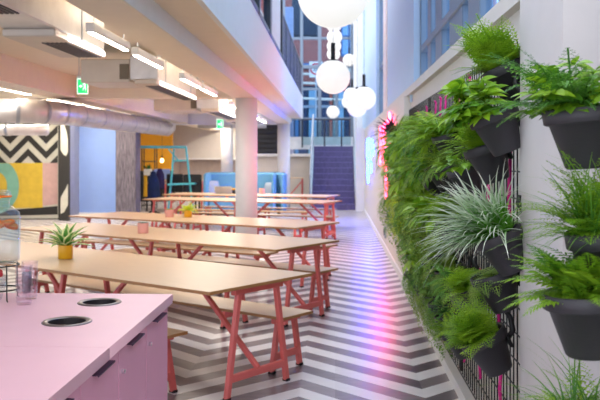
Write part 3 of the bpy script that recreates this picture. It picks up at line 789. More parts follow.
# ------------------------------------------------------------ neon signs on the right wall
def neon(lab, pieces, m, X=.825):
    ys_ = [p[0] for s in pieces for p in s]
    t = thing('neon_sign', lab, 'neon sign', (X, min(ys_), 0))
    for s in pieces:
        pts = []
        for (y0, z0), (y1, z1) in zip(s, s[1:]):
            for k in range(4): pts.append((0, y0 + (y1 - y0) * k / 4 - min(ys_), z0 + (z1 - z0) * k / 4))
        pts.append((0, s[-1][0] - min(ys_), s[-1][1]))
        MB().tube(pts, .016, 8).build('tube', m, t, True)
        MB().tube([pts[0], (pts[0][0] + .05, pts[0][1], pts[0][2])], .008, 6).build('standoff', M['steel'], t)
def yz(px, py):
    p = at(px, py, X=.825); return (p.y, p.z)
def strokes(L_): return [[yz(*p) for p in s] for s in L_]
neon('pink neon lettering on the white wall just past the green wall', strokes([
    [(380.5, 126), (380.5, 150)], [(383.5, 124), (383.5, 149)], [(380.5, 138), (383.5, 137)],
    [(385.3, 122), (385.3, 148), (387.6, 147)], [(389.4, 112), (389.4, 146)], [(392.3, 116), (392.3, 145), (389.4, 146)], [(387, 121), (389.4, 131)],
    [(380.3, 152), (380.3, 165), (383, 164), (383, 151)], [(384.2, 150), (384.2, 164)], [(386, 149), (388.5, 148), (388.5, 156), (386, 157), (386, 200)],]), M['neonp'])
neon('blue neon lettering farther along the white wall near the stairs', strokes([
    [(367.2, 139), (367.2, 158)], [(368.8, 138), (368.8, 157)], [(367.2, 148), (368.8, 147)], [(370, 141), (371.6, 140), (371.6, 150), (370, 150), (370, 158)],
    [(372.8, 143), (372.8, 156)], [(368, 160), (368, 183)], [(367.4, 160), (369.6, 160)], [(370.8, 162), (370.8, 173)]]), M['neonb'])
t = thing('wall_socket', 'small grey socket box low on the white wall beyond the hanging plants', 'socket', tuple(at(386, 232, X=.865)))
MB().bbox(-.03, 0, -.12, .12, -.1, .1, .008).build('plate', M['steel'], t); MB().bbox(-.04, -.029, -.05, .05, -.05, .05, .004).build('switch', M['charcoal'], t)
t = thing('wall_label', 'tiny grey box on the wall above the wire trellis', 'box', tuple(at(412.5, 98, X=WX)))
MB().bbox(-.03, 0, -.05, .05, -.05, .05, .006).build('cover', M['bluewhite'], t)

# ------------------------------------------------------------ back of the room, left
# mural of geometric panels
def mural():
    t = thing('mural', 'geometric mural with black zigzags over a yellow panel and green ring', 'mural', (-8.7, 20.74, 0))
    cx = -8.7
    def loc(px, py): p = at(px, py, Y=20.72); return (p.x - cx, p.z)
    MX = lambda d: Matrix.Translation((0, -d, 0)) @ Matrix.Rotation(R(90), 4, 'X')
    def poly(name, pts, m, d): MB().prism([loc(*p) for p in pts], .004, MX(d)).build(name, m, t)
    cr = mat('mural_cream', (196, 194, 178), .6); bk = mat('mural_black', (40, 38, 34), .6); ye = mat('mural_yellow', (206, 176, 56), .6); pk = mat('mural_pink', (200, 164, 156), .6); gr = mat('mural_green', (120, 174, 152), .6)
    poly('cream_field', [(-40, 223), (58, 223), (58, 117), (-40, 117)], cr, 0)
    poly('yellow_panel', [(-40, 208), (42.5, 208), (42.5, 163), (-40, 163)], ye, .004)
    poly('pink_panel', [(42.5, 206), (57.5, 204), (57.5, 163), (42.5, 163)], pk, .004)
    poly('black_wedge', [(-40, 214.5), (57.5, 214.5), (57.5, 206), (-40, 217)], bk, .008)
    poly('skirting', [(-40, 223.5), (58, 223.5), (58, 218.5), (-40, 218.5)], bk, .008)
    z = MB()
    def clip(q, lo, hi):
        for lim, keep in ((lo, lambda v: v >= lo), (hi, lambda v: v <= hi)):
            out = []
            for (x0, y0), (x1, y1) in zip(q, q[1:] + q[:1]):
                if keep(y0): out.append((x0, y0))
                if keep(y0) != keep(y1):
                    f = (lim - y0) / (y1 - y0); out.append((x0 + (x1 - x0) * f, lim))
            q = out
            if len(q) < 3: return None
        return q
    for y0 in (129, 144, 159, 174, 189):
        for k in range(-1, 5):
            xa = -26 + 18 * k; xb = min(xa + 18, 57.5)
            if xb <= xa: continue
            up = k % 2 == 0
            ya = y0 if up else y0 - 18; sl = -1 if up else 1; yb = ya + sl * (xb - xa)
            q = clip([(xa, ya), (xb, yb), (xb, yb - 7.5), (xa, ya - 7.5)], 117.2, 163)
            if q: z.prism([loc(*p) for p in q], .004, MX(.004))
    z.build('zigzag', bk, t)
    c = loc(-5, 186); ro = loc(19, 186)[0] - c[0]; ri = loc(7, 186)[0] - c[0]
    rgp = [(c[0] + ro * math.cos(a), c[1] + ro * 1.15 * math.sin(a)) for a in [R(-88 + 176 * k / 30) for k in range(31)]]
    rgi = [(c[0] + ri * math.cos(a), c[1] + ri * 1.2 * math.sin(a)) for a in [R(88 - 176 * k / 30) for k in range(31)]]
    zmax = loc(0, 163.2)[1]
    MB().prism([(u, min(v, zmax)) for u, v in rgp + rgi], .004, MX(.012)).build('green_ring', gr, t)
    t2 = thing('sliding_door', 'tall black framed sliding panel with cream curved shapes beside the mural', 'door', (-7.05, 20.4, 0))
    x0, x1 = at(58.5, 200, Y=20.4).x + 7.05, at(70, 200, Y=20.4).x + 7.05
    MB().bbox(x0, x1, -.03, .03, 0, 2.62, .01).build('leaf', bk, t2)
    def l2(px, py): p = at(px, py, Y=20.36); return (p.x + 7.05, p.z)
    m3 = MB()
    m3.prism([l2(*p) for p in ((60.5, 122), (64, 125), (66.5, 132), (67.8, 140), (67.8, 152), (66, 156), (63, 154), (60.5, 150))], .004, Matrix.Translation((0, -.031, 0)) @ Matrix.Rotation(R(90), 4, 'X'))
    m3.prism([l2(*p) for p in ((60.5, 198), (63, 193), (66, 188), (67.8, 184), (67.8, 205), (64, 212), (60.5, 214))], .004, Matrix.Translation((0, -.031, 0)) @ Matrix.Rotation(R(90), 4, 'X'))
    m3.build('cream_shape', cr, t2)
    sbox('trim_blue_jamb', mat('grey_jamb', (150, 152, 170), .4), at(70.3, 200, Y=21.5).x, at(74.5, 200, Y=21.5).x, 20.6, 22.0, 0, 3.0)
mural()

# orange corner: shelf, counter, desk, chairs, coat
t = thing('shelf_unit', 'tall black wire shelf unit with planters beside the concrete column', 'shelf', (-5.75, 25.2, 0))
for sx in (-.2, .2):
    for sy in (-.15, .15): MB().bbox(sx - .014, sx + .014, sy - .014, sy + .014, 0, 1.95, .003).build('upright', M['black'], t)
for z in (.1, .55, 1.0, 1.45, 1.93): MB().bbox(-.21, .21, -.16, .16, z, z + .025, .004).build('shelf', M['black'], t)
for z, lab in ((.575, 'cream planter on the lower shelf of the black shelf unit'), (1.025, 'cream planter on the middle shelf of the black shelf unit')):
    q = thing('planter', lab, 'planter', (-5.78, 25.15, z), 0, 'planters on the shelf unit')
    MB().bbox(-.12, .12, -.09, .09, 0, .2, .015).build('box', mat('planter_cream', (214, 206, 188), .6) if z < .6 else bpy.data.materials['planter_cream'], q)
    lf = MB(); rr = random.Random(int(z * 10))
    for k in range(26):
        a = rr.uniform(0, 2 * PI); p0 = Vector((rr.uniform(-.08, .08), rr.uniform(-.05, .05), .19)); dd = Vector((math.cos(a) * .12, math.sin(a) * .1, rr.uniform(.06, .2)))
        sd = dd.cross(Vector((0, 0, 1))).normalized() * .025
        lf.add([p0, p0 + dd * .5 + sd, p0 + dd, p0 + dd * .5 - sd], [(0, 1, 2, 3)], shade=rr.random())
    lf.build('foliage', leafmat('shelf_leaf', (60, 130, 50)) if z < .6 else bpy.data.materials['shelf_leaf'], q)
t = thing('kitchen_counter', 'low black counter unit standing against the orange wall', 'counter', (-6.4, 29.5, 0))
MB().bbox(-.9, .5, -.3, .3, 0, 1.06, .01).build('body', M['black'], t); MB().bbox(-.92, .52, -.32, .3, 1.06, 1.1, .008).build('top', M['charcoal'], t)
for x in (-.45, .02): MB().bbox(x - .2, x + .2, -.33, -.3, .1, 1.0, .006).build('door', M['black'], t)
t = thing('pendant_bulb', 'bare glowing bulb hanging in front of the orange wall', 'pendant light', tuple(at(162, 161, Y=27.5)))
MB().lathe([(0, -.06), (.045, -.04), (.06, 0), (.045, .05), (.02, .09), (0, .09)], n=16).build('bulb', emit('warm_bulb', (255, 214, 140), 5), t, True)
MB().tube([(0, 0, .08), (0, 0, .18)], .025, 8).build('socket', M['black'], t); MB().tube([(0, 0, .18), (0, 0, 3.0 - at(162, 161, Y=27.5).z)], .006, 5).build('cable', M['black'], t)

# teal swing frame
t = thing('swing_frame', 'teal painted A-shaped timber frame standing left of the columns', 'frame', (0, 0, 0))
def P2(px, py, Y): return at(px, py, Y=Y)
Y = 22.2
b0, b1 = P2(127, 146.8, Y), P2(186.5, 147.2, Y)
t.location = (b1.x, Y, 0); o_ = Vector((b1.x, Y, 0))
MB().bar(b0 - o_, b1 - o_, .05, .07).build('top_beam', M['teal'], t)
zf = 0
lo1, lo2 = P2(168, 208, Y), P2(193.5, 208, Y)
ll = at(174, 149, Y=Y); lr = at(186, 147, Y=Y)
MB().bar(ll - o_, Vector((lo1.x, Y, .0)) - o_, .05, .05).build('leg', M['teal'], t)
MB().bar(lr - o_, Vector((lo2.x, Y, .0)) - o_, .05, .05).build('leg', M['teal'], t)
MB().bar(Vector((b0.x + .05, Y, b0.z)) - o_, Vector((b0.x + .02, Y, 0)) - o_, .05, .05).build('leg', M['teal'], t)
MB().bar(P2(172, 161, Y) - o_, P2(187, 160.5, Y) - o_, .045, .05).build('cross_bar', M['teal'], t)
MB().bar(P2(168.5, 149, Y) - o_, P2(178.5, 160.5, Y) - o_, .035, .035).build('brace', M['teal'], t)
MB().bar(P2(168.5, 184.5, Y) - o_, P2(196, 183.5, Y) - o_, .3, .05).build('ledge', M['teal'], t)

# desk with chairs and a coat on a chair
t = thing('desk', 'pale desk behind the teal frame', 'desk', (-4.9, 24.2, 0))
MB().bbox(-.7, .9, -.4, .4, .8, .84, .008).build('desktop', M['birch'], t)
for x in (-.62, .82):
    for y in (-.33, .33): MB().bar((x, y, 0), (x, y, .8), .05, .05, (0, 1, 0)).build('leg', M['blackmetal'], t)
def office_chair(lab, x, y, rz, zb=1.12):
    t = thing('office_chair', lab, 'chair', (x, y, 0), rz, 'black office chairs')
    MB().bbox(-.26, .26, -.25, .25, .45, .53, .04).build('seat', M['black'], t)
    MB().bbox(-.25, .25, .22, .28, .6, zb, .03).build('backrest', M['black'], t)
    MB().tube([(0, .25, .5), (0, .3, .7)], .025, 8).build('back_post', M['black'], t)
    MB().tube([(0, 0, .08), (0, 0, .46)], .03, 10).build('column', M['chrome'], t)
    for k in range(5):
        a = 2 * PI * k / 5; MB().bar((0, 0, .09), (.3 * math.cos(a), .3 * math.sin(a), .06), .05, .04).build('base_arm', M['black'], t)
        MB().lathe([(0, 0), (.025, .01), (.03, .03), (0, .06)], (.3 * math.cos(a), .3 * math.sin(a), 0), n=10).build('castor', M['black'], t, True)
p1, p2 = at(178, 190, Y=23.4), at(192.5, 190, Y=22.7)
office_chair('black office chair behind the middle of the teal frame', p1.x, 23.4, R(170))
office_chair('black office chair between the teal frame and the blue sofa', p2.x, 22.7, R(190))
t = thing('monitor', 'small bright computer monitor on the pale desk by the coats', 'monitor', (at(162, 180, Y=24.2).x, 24.2, .84))
MB().bbox(-.24, .24, -.02, .02, .1, .4, .01).build('screen', mat('monitor_face', (140, 160, 196), .3), t)
MB().tube([(0, .02, 0), (0, .02, .2)], .02, 8).build('stand', M['black'], t); MB().bbox(-.12, .12, -.08, .08, 0, .015, .005).build('base', M['black'], t)
t = thing('coat_stand', 'black coat stand beside the shelf unit, holding a navy coat', 'coat stand', (at(153, 190, Y=22.6).x, 22.6, 0))
MB().tube([(0, 0, .02), (0, 0, 1.25)], .02, 8).build('pole', M['black'], t)
for k in range(4):
    a = PI / 4 + k * PI / 2; MB().tube([(0, 0, .12), (.25 * math.cos(a), .25 * math.sin(a), .015)], .016, 6).build('foot', M['black'], t)
    MB().tube([(0, 0, 1.1), (.1 * math.cos(a), .1 * math.sin(a), 1.18)], .01, 6).build('hook', M['black'], t)
def cloth(name, lab, m, x, y, z0, z1, w0, w1, cat):
    vs = []; fs = []; n = 20; rows = 10
    for j in range(rows + 1):
        f = j / rows; z = z1 + (z0 - z1) * f
        w = (.05 + (w1 - .05) * min(1, f * 3.5)) if f < .3 else w1 + (w0 - w1) * (f - .3) / .7
        for k in range(n):
            a = 2 * PI * k / n; rr = 1 + .16 * f * math.sin(5 * a + j * .3)
            vs.append((w * rr * math.cos(a), .55 * w * rr * math.sin(a), z))
    for j in range(rows):
        for k in range(n): fs.append((j*n + k, j*n + (k+1) % n, j*n + n + (k+1) % n, j*n + n + k))
    fs += [tuple(range(n)), tuple(range(rows*n, rows*n + n))]
    o = MB().add(vs, fs).build(name, m, None, True); o.location = (x, y, 0); return tag(o, lab, cat)
px_ = at(153, 190, Y=22.6).x
cloth('coat', 'navy blue coat hanging on the coat stand near the orange wall', mat('navy_cloth', (22, 40, 80), .9, var=.2), px_ + .03, 22.5, .42, 1.2, .19, .15, 'coat')
cloth('coat', 'purple jacket hanging behind the navy coat', mat('purple_cloth', (46, 34, 78), .9, var=.2), px_ + .16, 22.75, .7, 1.28, .13, .12, 'coat')
cloth('scarf', 'mustard yellow scarf hanging beside the navy coat', mat('mustard_cloth', (226, 170, 30), .9, var=.1), px_ - .17, 22.42, .5, 1.1, .05, .05, 'scarf')

# blue booth sofa
t = thing('booth_sofa', 'sky blue high-backed booth sofa between the round columns', 'sofa', (-2.43, 22.3, 0))
MB().bbox(-1.12, 1.05, .3, .42, .1, 1.18, .05).build('backrest', M['sofa'], t)
for x in (-1.12, .72, .98): MB().bbox(x, x + .12, -.35, .42, .1, 1.17, .05).build('side_wing', M['sofa'], t)
MB().bbox(-1.0, .72, -.3, .32, .14, .46, .06).build('seat', M['sofa'], t)
for x in (-1.0, .9):
    for y in (-.25, .35): MB().tube([(x, y, 0), (x, y, .15)], .025, 8).build('leg', M['black'], t)
def cushion(lab, x, m, rz, w=.22, h=.36, z=.46, y=22.35):
    vs = []; fs = []; n = 10
    b = MB()
    for s in (1, -1):
        for i in range(n + 1):
            for j in range(n + 1):
                u, v = i / n * 2 - 1, j / n * 2 - 1
                vs.append((u * w * (1 - .08 * v * v), s * .07 * (1 - u**4) * (1 - v**4), h / 2 + v * h / 2 * (1 - .06 * u * u)))
    K = (n + 1) ** 2
    for q in (0, 1):
        for i in range(n):
            for j in range(n): a = q * K + i * (n + 1) + j; fs.append((a, a + 1, a + n + 2, a + n + 1))
    b.add(vs, fs); o = b.build('cushion', m, None, True); o.location = (x, y, z); o.rotation_euler = (-.2, 0, rz); tag(o, lab, 'cushion', 'grey cushions on the booth sofa')
cushion('grey cushion propped at the far-off wing of the blue booth, by the back column', -3.28, M['greycush'], .9, h=.5)
cushion('grey cushion on the blue booth near the staircase column', -1.86, M['greycush'], -.9, h=.45)
t = thing('laptop', 'open silver laptop on the farthest table, backed by the blue sofa', 'laptop', (at(224, 193, Y=18.9).x, 18.95, .75), 0)
MB().bbox(-.19, .19, -.12, .13, 0, .018, .005).build('base', M['steel'], t)
MB().bbox(-.2, .2, -.006, .006, 0, .17, .004, Matrix.Translation((0, -.12, .015)) @ Matrix.Rotation(R(18), 4, 'X')).build('screen', M['steel'], t)
t = tag(MB().bbox(-.13, .13, -.09, .09, 0, .09, .03).build('bag', M['black']), 'small black bag beside the silver laptop', 'bag'); t.location = (at(233, 193, Y=18.9).x, 18.95, .751)
MB().bbox(-.11, .11, -.07, .07, .088, .12, .012).build('yellow_flap', M['yellowpot'], t)
# ------------------------------------------------------------ foliage
LM = {
 'fern': leafmat('fern_leaf', (166, 202, 50), (90, 144, 30)),
 'deep': leafmat('deep_leaf', (118, 176, 66), (56, 112, 40)),
 'lime': leafmat('lime_leaf', (232, 236, 60), (176, 206, 46)),
 'olive': leafmat('olive_leaf', (176, 200, 84), (104, 146, 54)),
 'trail': leafmat('trailing_leaf', (156, 194, 86), (84, 132, 54)),
 'gloss': leafmat('glossy_leaf', (160, 200, 46), (80, 136, 30), rough=.3),
 'purple': leafmat('purple_leaf', (116, 72, 84), (60, 34, 48)),
 'white': leafmat('white_grass', (248, 250, 236), (84, 150, 34), 'along', .3),
 'grass': leafmat('green_grass', (136, 182, 66), (74, 132, 44), 'along'),
 'stripe': leafmat('striped_leaf', (244, 244, 196), (96, 156, 66), 'across'),
 'succ': leafmat('grey_succulent', (120, 142, 122), (84, 110, 92)),
 'stem': leafmat('green_stem', (110, 146, 60), (70, 100, 40)),
}
UP = Vector((0, 0, 1))
def arc(p, az, el, L, droop, n):
    """points and tangents of a stem that starts at p and bends over"""
    pts = [Vector(p)]; tans = []
    for k in range(n):
        e = el - droop * (k / n)
        t = Vector((math.cos(az) * math.cos(e), math.sin(az) * math.cos(e), math.sin(e)))
        tans.append(t); pts.append(pts[-1] + t * (L / n))
    tans.append(tans[-1]); return pts, tans
def diamond(b, p, d, side, w, shade, dip=0):
    q = p + d
    m = p + d * .45
    b.add([p, m + side * w, q - UP * dip, m - side * w], [(0, 1, 2, 3)], shade=shade)
def frond(b, p, az, el, L, droop, pairs, lw, rnd, fine=False, sh=None):
    pts, tans = arc(p, az, el, L, droop, pairs)
    sh = rnd.random() if sh is None else sh
    w = L * .006 + .0008
    for k in range(0, pairs - 1, 2):
        s = tans[k].cross(UP).normalized() if abs(tans[k].z) < .98 else Vector((1, 0, 0))
        b.add([pts[k] - s * w, pts[k] + s * w, pts[k + 2] + s * w * .7, pts[k + 2] - s * w * .7], [(0, 1, 2, 3)], shade=.2)
    for k in range(1, pairs + 1):
        f = k / pairs; t = tans[min(k, pairs)]
        s = t.cross(UP)
        s = s.normalized() if s.length > .1 else Vector((math.sin(az), -math.cos(az), 0))
        nrm = s.cross(t)
        ll = lw * (math.sin(PI * min(1, (f * .92 + .08) ** .75)) ** .8) * (1 - .15 * f) + .004
        for sg in (-1, 1):
            d = (s * sg * (1 - .2 * f) + t * (.35 + .6 * f * f) + nrm * rnd.uniform(-.15, .12)).normalized() * ll
            shd = min(1, max(0, sh * .7 + rnd.random() * .4))
            if fine:
                m = max(2, int(ll / .013)); dn = d.normalized(); s2 = dn.cross(nrm)
                for j in range(m):
                    q = pts[k] + d * (j / m); l2 = ll * .36 * (1 - .75 * j / m) + .004
                    for g2 in (-1, 1): diamond(b, q, (s2 * g2 + dn * .9).normalized() * l2, dn, l2 * .24, shd, .002)
                diamond(b, pts[k] + d * .8, d * .3, s2, ll * .05, shd)
            else:
                diamond(b, pts[k], d, t, ll * .17, shd, ll * .12)
def fern(seed, n, L, droop, lw, fine=False, el=(.3, 1.3), spread=None, pairs=16):
    r = random.Random(seed); b = MB()
    for k in range(n):
        az = r.uniform(0, 2 * PI) if spread is None else PI + r.uniform(-spread, spread)
        p = (r.uniform(-.04, .04), r.uniform(-.04, .04), -.01)
        frond(b, p, az, r.uniform(*el), L * r.uniform(.65, 1.1), droop * r.uniform(.7, 1.3), pairs, lw * r.uniform(.8, 1.1), r, fine)
    return b
def blades(seed, n, L, w, droop, el=(.5, 1.45), spread=None, rad=.05, seg=7):
    r = random.Random(seed); b = MB()
    for k in range(n):
        az = r.uniform(0, 2 * PI) if spread is None else PI + r.gauss(0, spread)
        pts, tans = arc((r.uniform(-rad, rad), r.uniform(-rad, rad), -.01), az, r.uniform(*el), L * r.uniform(.55, 1.1), droop * r.uniform(.5, 1.3), seg)
        s = Vector((math.sin(az), -math.cos(az), 0)); ww = w * r.uniform(.7, 1.2); vs = []; uv = []
        for i, p in enumerate(pts):
            f = i / seg; q = ww * (math.sin(PI * min(1, .25 + f * .75)) if f < 1 else 0) ; q = max(q, .0004)
            vs += [p - s * q, p + Vector((0, 0, -q * .4)), p + s * q]; uv += [(0, f), (.5, f), (1, f)]
        fs = []
        for i in range(seg): fs += [(3*i, 3*i+1, 3*i+4, 3*i+3), (3*i+1, 3*i+2, 3*i+5, 3*i+4)]
        b.add(vs, fs, uv, shade=r.random())
    return b
def trailing(seed, n, L, leaf):
    r = random.Random(seed); b = MB()
    for k in range(n):
        az = PI + r.uniform(-1.5, 1.5); steps = int(L / .022 * r.uniform(.5, 1.15))
        p = Vector((r.uniform(-.06, .03), r.uniform(-.08, .08), .0)); d = Vector((math.cos(az) * .8, math.sin(az) * .8, .75)); sh = r.random()
        for i in range(steps):
            d = (d + Vector((r.uniform(-.12, .12), r.uniform(-.12, .12), -.34))).normalized(); d.x *= .85 if i > 6 else 1; d.y *= .9 if i > 6 else 1
            q = p + d * .022
            b.add([p - Vector((0, .0011, 0)), p + Vector((0, .0011, 0)), q + Vector((0, .0011, 0)), q - Vector((0, .0011, 0))], [(0, 1, 2, 3)], shade=.1)
            for g in range(2):
                a = r.uniform(0, 2 * PI); v = Vector((math.cos(a), math.sin(a), r.uniform(-.7, .3))).normalized()
                diamond(b, q, v * leaf * r.uniform(.7, 1.2), v.cross(UP).normalized(), leaf * .28, min(1, sh * .6 + r.random() * .4), leaf * .2)
            p = q
    return b
def bigleaf(b, p, d, L, W, shade, nrm, fold=.15):
    """pointed oval leaf, folded at its midrib, 5 steps"""
    d = d.normalized(); s = d.cross(nrm).normalized(); nn = s.cross(d); vs = []; fs = []; n = 6
    for i in range(n + 1):
        f = i / n; w = W * math.sin(PI * f ** .8) * (1 if f < .999 else 0); c = p + d * L * f - UP * (L * .35 * f * f)
        vs += [c - s * w + nn * w * fold, c, c + s * w + nn * w * fold]
    for i in range(n): fs += [(3*i, 3*i+1, 3*i+4, 3*i+3), (3*i+1, 3*i+2, 3*i+5, 3*i+4)]
    b.add(vs, fs, [(u, i / n) for i in range(n + 1) for u in (0, .5, 1)], shade=shade)
def leafy(seed, n, L, W, reach, spread=1.9, palm=0, elr=(.0, 1.3)):
    r = random.Random(seed); b = MB()
    for k in range(n):
        az = PI + r.uniform(-spread, spread); el = r.uniform(*elr); ln = reach * r.uniform(.35, 1)
        pts, tans = arc((r.uniform(-.04, .04), r.uniform(-.05, .05), 0), az, el, ln, .8, 5)
        s = Vector((math.sin(az), -math.cos(az), 0)) * .0016
        for i in range(5): b.add([pts[i] - s, pts[i] + s, pts[i+1] + s, pts[i+1] - s], [(0, 1, 2, 3)], shade=.1)
        sh = r.random(); t = tans[-1]; up = (UP + Vector((math.cos(az), math.sin(az), 0)) * .6).normalized()
        if palm:
            side = t.cross(UP).normalized(); f = (t + UP * .1).normalized()
            for j in range(palm):
                a = -1.9 + 3.8 * j / (palm - 1); dd = f * math.cos(a) + side * math.sin(a)
                bigleaf(b, pts[-1], dd, L * (1 - .12 * abs(a)), W, sh, up)
        else: bigleaf(b, pts[-1], t + Vector((r.uniform(-.4, .4), r.uniform(-.4, .4), 0)), L * r.uniform(.7, 1.15), W * r.uniform(.8, 1.1), sh, up)
    return b

FOL = {}
def fol(key, b, m): FOL[key] = b.mesh('foliage', LM[m])
fol('lacy fern', fern(1, 26, .30, 1.3, .075, True, spread=2.2, pairs=13), 'fern')
fol('feathery fern', fern(2, 30, .27, 1.6, .06, True, spread=2.2, pairs=12), 'olive')
fol('broad sword fern', fern(3, 34, .36, 1.5, .06, False, spread=2.2, pairs=22), 'fern')
fol('dark sword fern', fern(4, 34, .32, 1.7, .05, False, spread=2.2, pairs=20), 'deep')
fol('lime fern', fern(5, 28, .26, 1.5, .06, True, spread=2.2, pairs=12), 'lime')
fol('trailing ivy', trailing(6, 30, .55, .03), 'trail')
fol('trailing jade vine', trailing(7, 34, .62, .022), 'olive')
fol('green grass tuft', blades(8, 170, .36, .0042, 2.3, spread=1.3), 'grass')
fol('palm-leaved shrub', leafy(9, 20, .13, .024, .2, palm=7), 'gloss')
fol('glossy leafy plant', leafy(10, 60, .085, .024, .2), 'gloss')
fol('dark purple plant', blades(11, 90, .24, .012, 1.0, el=(.1, 1.4), spread=1.5), 'purple')
fol('small-leaved shrub', leafy(12, 150, .045, .013, .22), 'deep')
def pot_meshes():
    k = 1.0
    p = MB().lathe([(0, 0), (.058, 0), (.063, .006), (.095, .14), (.104, .142), (.109, .146), (.112, .186), (.108, .19), (.1, .188), (.098, .17)], n=36).mesh('pot', M['charcoal'], True)
    so = MB().lathe([(0, .168), (.05, .17), (.0985, .166)], n=24).mesh('soil', M['soil'])
    h = MB()
    h.tube([(.098, 0, .12), (.135, 0, .14), (.15, 0, .2), (.14, 0, .27), (.16, 0, .3)], [.014, .013, .012, .012, .01], 8)
    h.bbox(.088, .104, -.035, .035, .08, .17, .006)
    return p, so, h.mesh('hook', M['black'], True)
POT, SOIL, HOOK = pot_meshes()
def potted(name, label, loc, fo, tilt=.3, rz=0, s=1.0, fs=1.0, group=None, cat='plant', hook=True, frz=0):
    t = thing(name, label, cat, loc, 0, group); t.rotation_euler = Euler((0, -tilt, rz)); t.scale = (s, s, s)
    for nm, me in (('pot', POT), ('soil', SOIL)) + ((('hook', HOOK),) if hook else ()):
        o = bpy.data.objects.new(nm, me); COL.objects.link(o); o.parent = t
    o = bpy.data.objects.new('foliage', fo); COL.objects.link(o); o.parent = t; o.location = (0, 0, .175); o.rotation_euler = (0, 0, frz); o.scale = (fs, fs, fs)
    return t

# wire trellis: close-set black rods in front of the wall
def trellis(lab, X, y0, y1, z0, z1):
    t = thing('wire_trellis', lab, 'trellis', (X, y0, z0))
    L = y1 - y0; Z = z1 - z0; n = int(L / .08)
    v = MB()
    for k in range(n + 1): v.tube([(0, L * k / n, 0), (0, L * k / n, Z)], .004, 5, False)
    v.build('upright_wires', M['blackmetal'], t)
    h = MB()
    for k in range(int(Z / .13) + 1):
        z = min(Z, k * .13)
        h.tube([(-.009, 0, z), (-.007, L, z)], .004, 5, False)
    h.build('cross_wires', M['blackmetal'], t)
    c = MB()
    for y in (0, L / 3, 2 * L / 3, L): c.bbox(-.005, .02, y - .02, y + .02, 0, Z, .004)
    c.build('post', M['black'], t)
trellis('long black wire trellis on the white wall carrying the hanging plants', WX - .07, 3.84, 9.75, .1, 2.16)
trellis('black wire trellis nearest the camera, beside the pillar, behind the foreground pots', WX + .05, .9, 3.0, .1, 2.6)

# magenta cords looped through the trellis
rn = random.Random(12)
def cord(p, ln, lab):
    a = MB(); X = 0
    pts1 = [(0, -.012, 0), (-.006, -.014, -ln * .5), (0, -.007, -ln)]; pts2 = [(0, .012, 0), (-.008, .012, -ln * .5), (0, .007, -ln)]
    a.tube(pts1, .006, 6); a.tube(pts2, .006, 6); a.tube([(0, -.02, .0), (-.01, 0, .016), (0, .02, 0)], .007, 6); a.tube([(0, -.009, -ln), (-.004, 0, -ln - .012), (0, .009, -ln)], .006, 6)
    o = a.build('cord', M['magenta'], None, True); o.location = p
    tag(o, lab, 'cord', 'magenta cords on the trellis')
XC = WX - .09
for i, (px, py, ln) in enumerate([(419, 113, .28), (427, 108, .25), (436, 103, .25), (446, 94, .3), (460, 84, .3), (470, 77, .3), (441, 99, .2)]):
    cord(at(px, py, X=XC), ln, 'magenta cord loop at the top of the trellis, %s along from the far end' % (['first', 'second', 'third', 'fifth', 'sixth', 'seventh', 'fourth'][i]))
for px, py, ln, lab in ((510.5, 152, .4, 'magenta cord beside the pillar, between the upper pots'), (482, 272, .13, 'magenta cord below the white grass pot'), (499, 280, .22, 'magenta cord behind the bottom fern pot'),
                    (480.5, 353, .14, 'magenta cord hanging left of the bottom fern pot'), (501, 370, .2, 'magenta cord hanging beneath the bottom fern pot'), (464.5, 345, .1, 'magenta cord low on the trellis, by the curb'),
                    (431, 280, .25, 'magenta cord low in the green wall, far one'), (452, 290, .2, 'magenta cord low in the green wall, middle one'), (489, 174, .3, 'magenta cord behind the fine-leaved fern pot')):
    cord(at(px, py, X=XC), ln, lab)

# the dense part of the green wall: five rows of pots
rows = [('top', 1.74), ('second', 1.52), ('third', 1.2), ('fourth', .88), ('bottom', .56)]
ordn = ['first', 'second', 'third', 'fourth', 'fifth', 'sixth', 'seventh', 'eighth', 'ninth', 'tenth', 'eleventh', 'twelfth', 'thirteenth', 'fourteenth']
kinds = {'top': ['dark purple plant', 'dark sword fern', 'feathery fern', 'small-leaved shrub', 'lacy fern', 'palm-leaved shrub', 'broad sword fern', 'lacy fern', 'dark sword fern', 'feathery fern', 'lacy fern', 'broad sword fern'],
         'second': ['lime fern', 'feathery fern', 'trailing ivy', 'lacy fern', 'glossy leafy plant', 'trailing jade vine', 'lacy fern', 'palm-leaved shrub', 'feathery fern', 'lacy fern', 'small-leaved shrub', 'feathery fern'],
         'third': ['trailing ivy', 'lacy fern', 'trailing jade vine', 'feathery fern', 'lime fern', 'trailing ivy', 'glossy leafy plant', 'lacy fern', 'trailing jade vine', 'lacy fern', 'glossy leafy plant', 'lacy fern'],
         'fourth': ['green grass tuft', 'lime fern', 'trailing jade vine', 'trailing ivy', 'feathery fern', 'trailing jade vine', 'palm-leaved shrub', 'trailing ivy', 'lacy fern', 'feathery fern', 'dark sword fern', 'lacy fern'],
         'bottom': ['trailing ivy', 'trailing jade vine', 'green grass tuft', 'trailing jade vine', 'feathery fern', 'trailing ivy', 'small-leaved shrub', 'broad sword fern']}
sc_ = {'palm-leaved shrub': 1.1, 'trailing ivy': 1.1, 'trailing jade vine': 1.1, 'dark purple plant': 1.25, 'lime fern': 1.15, 'green grass tuft': .9}
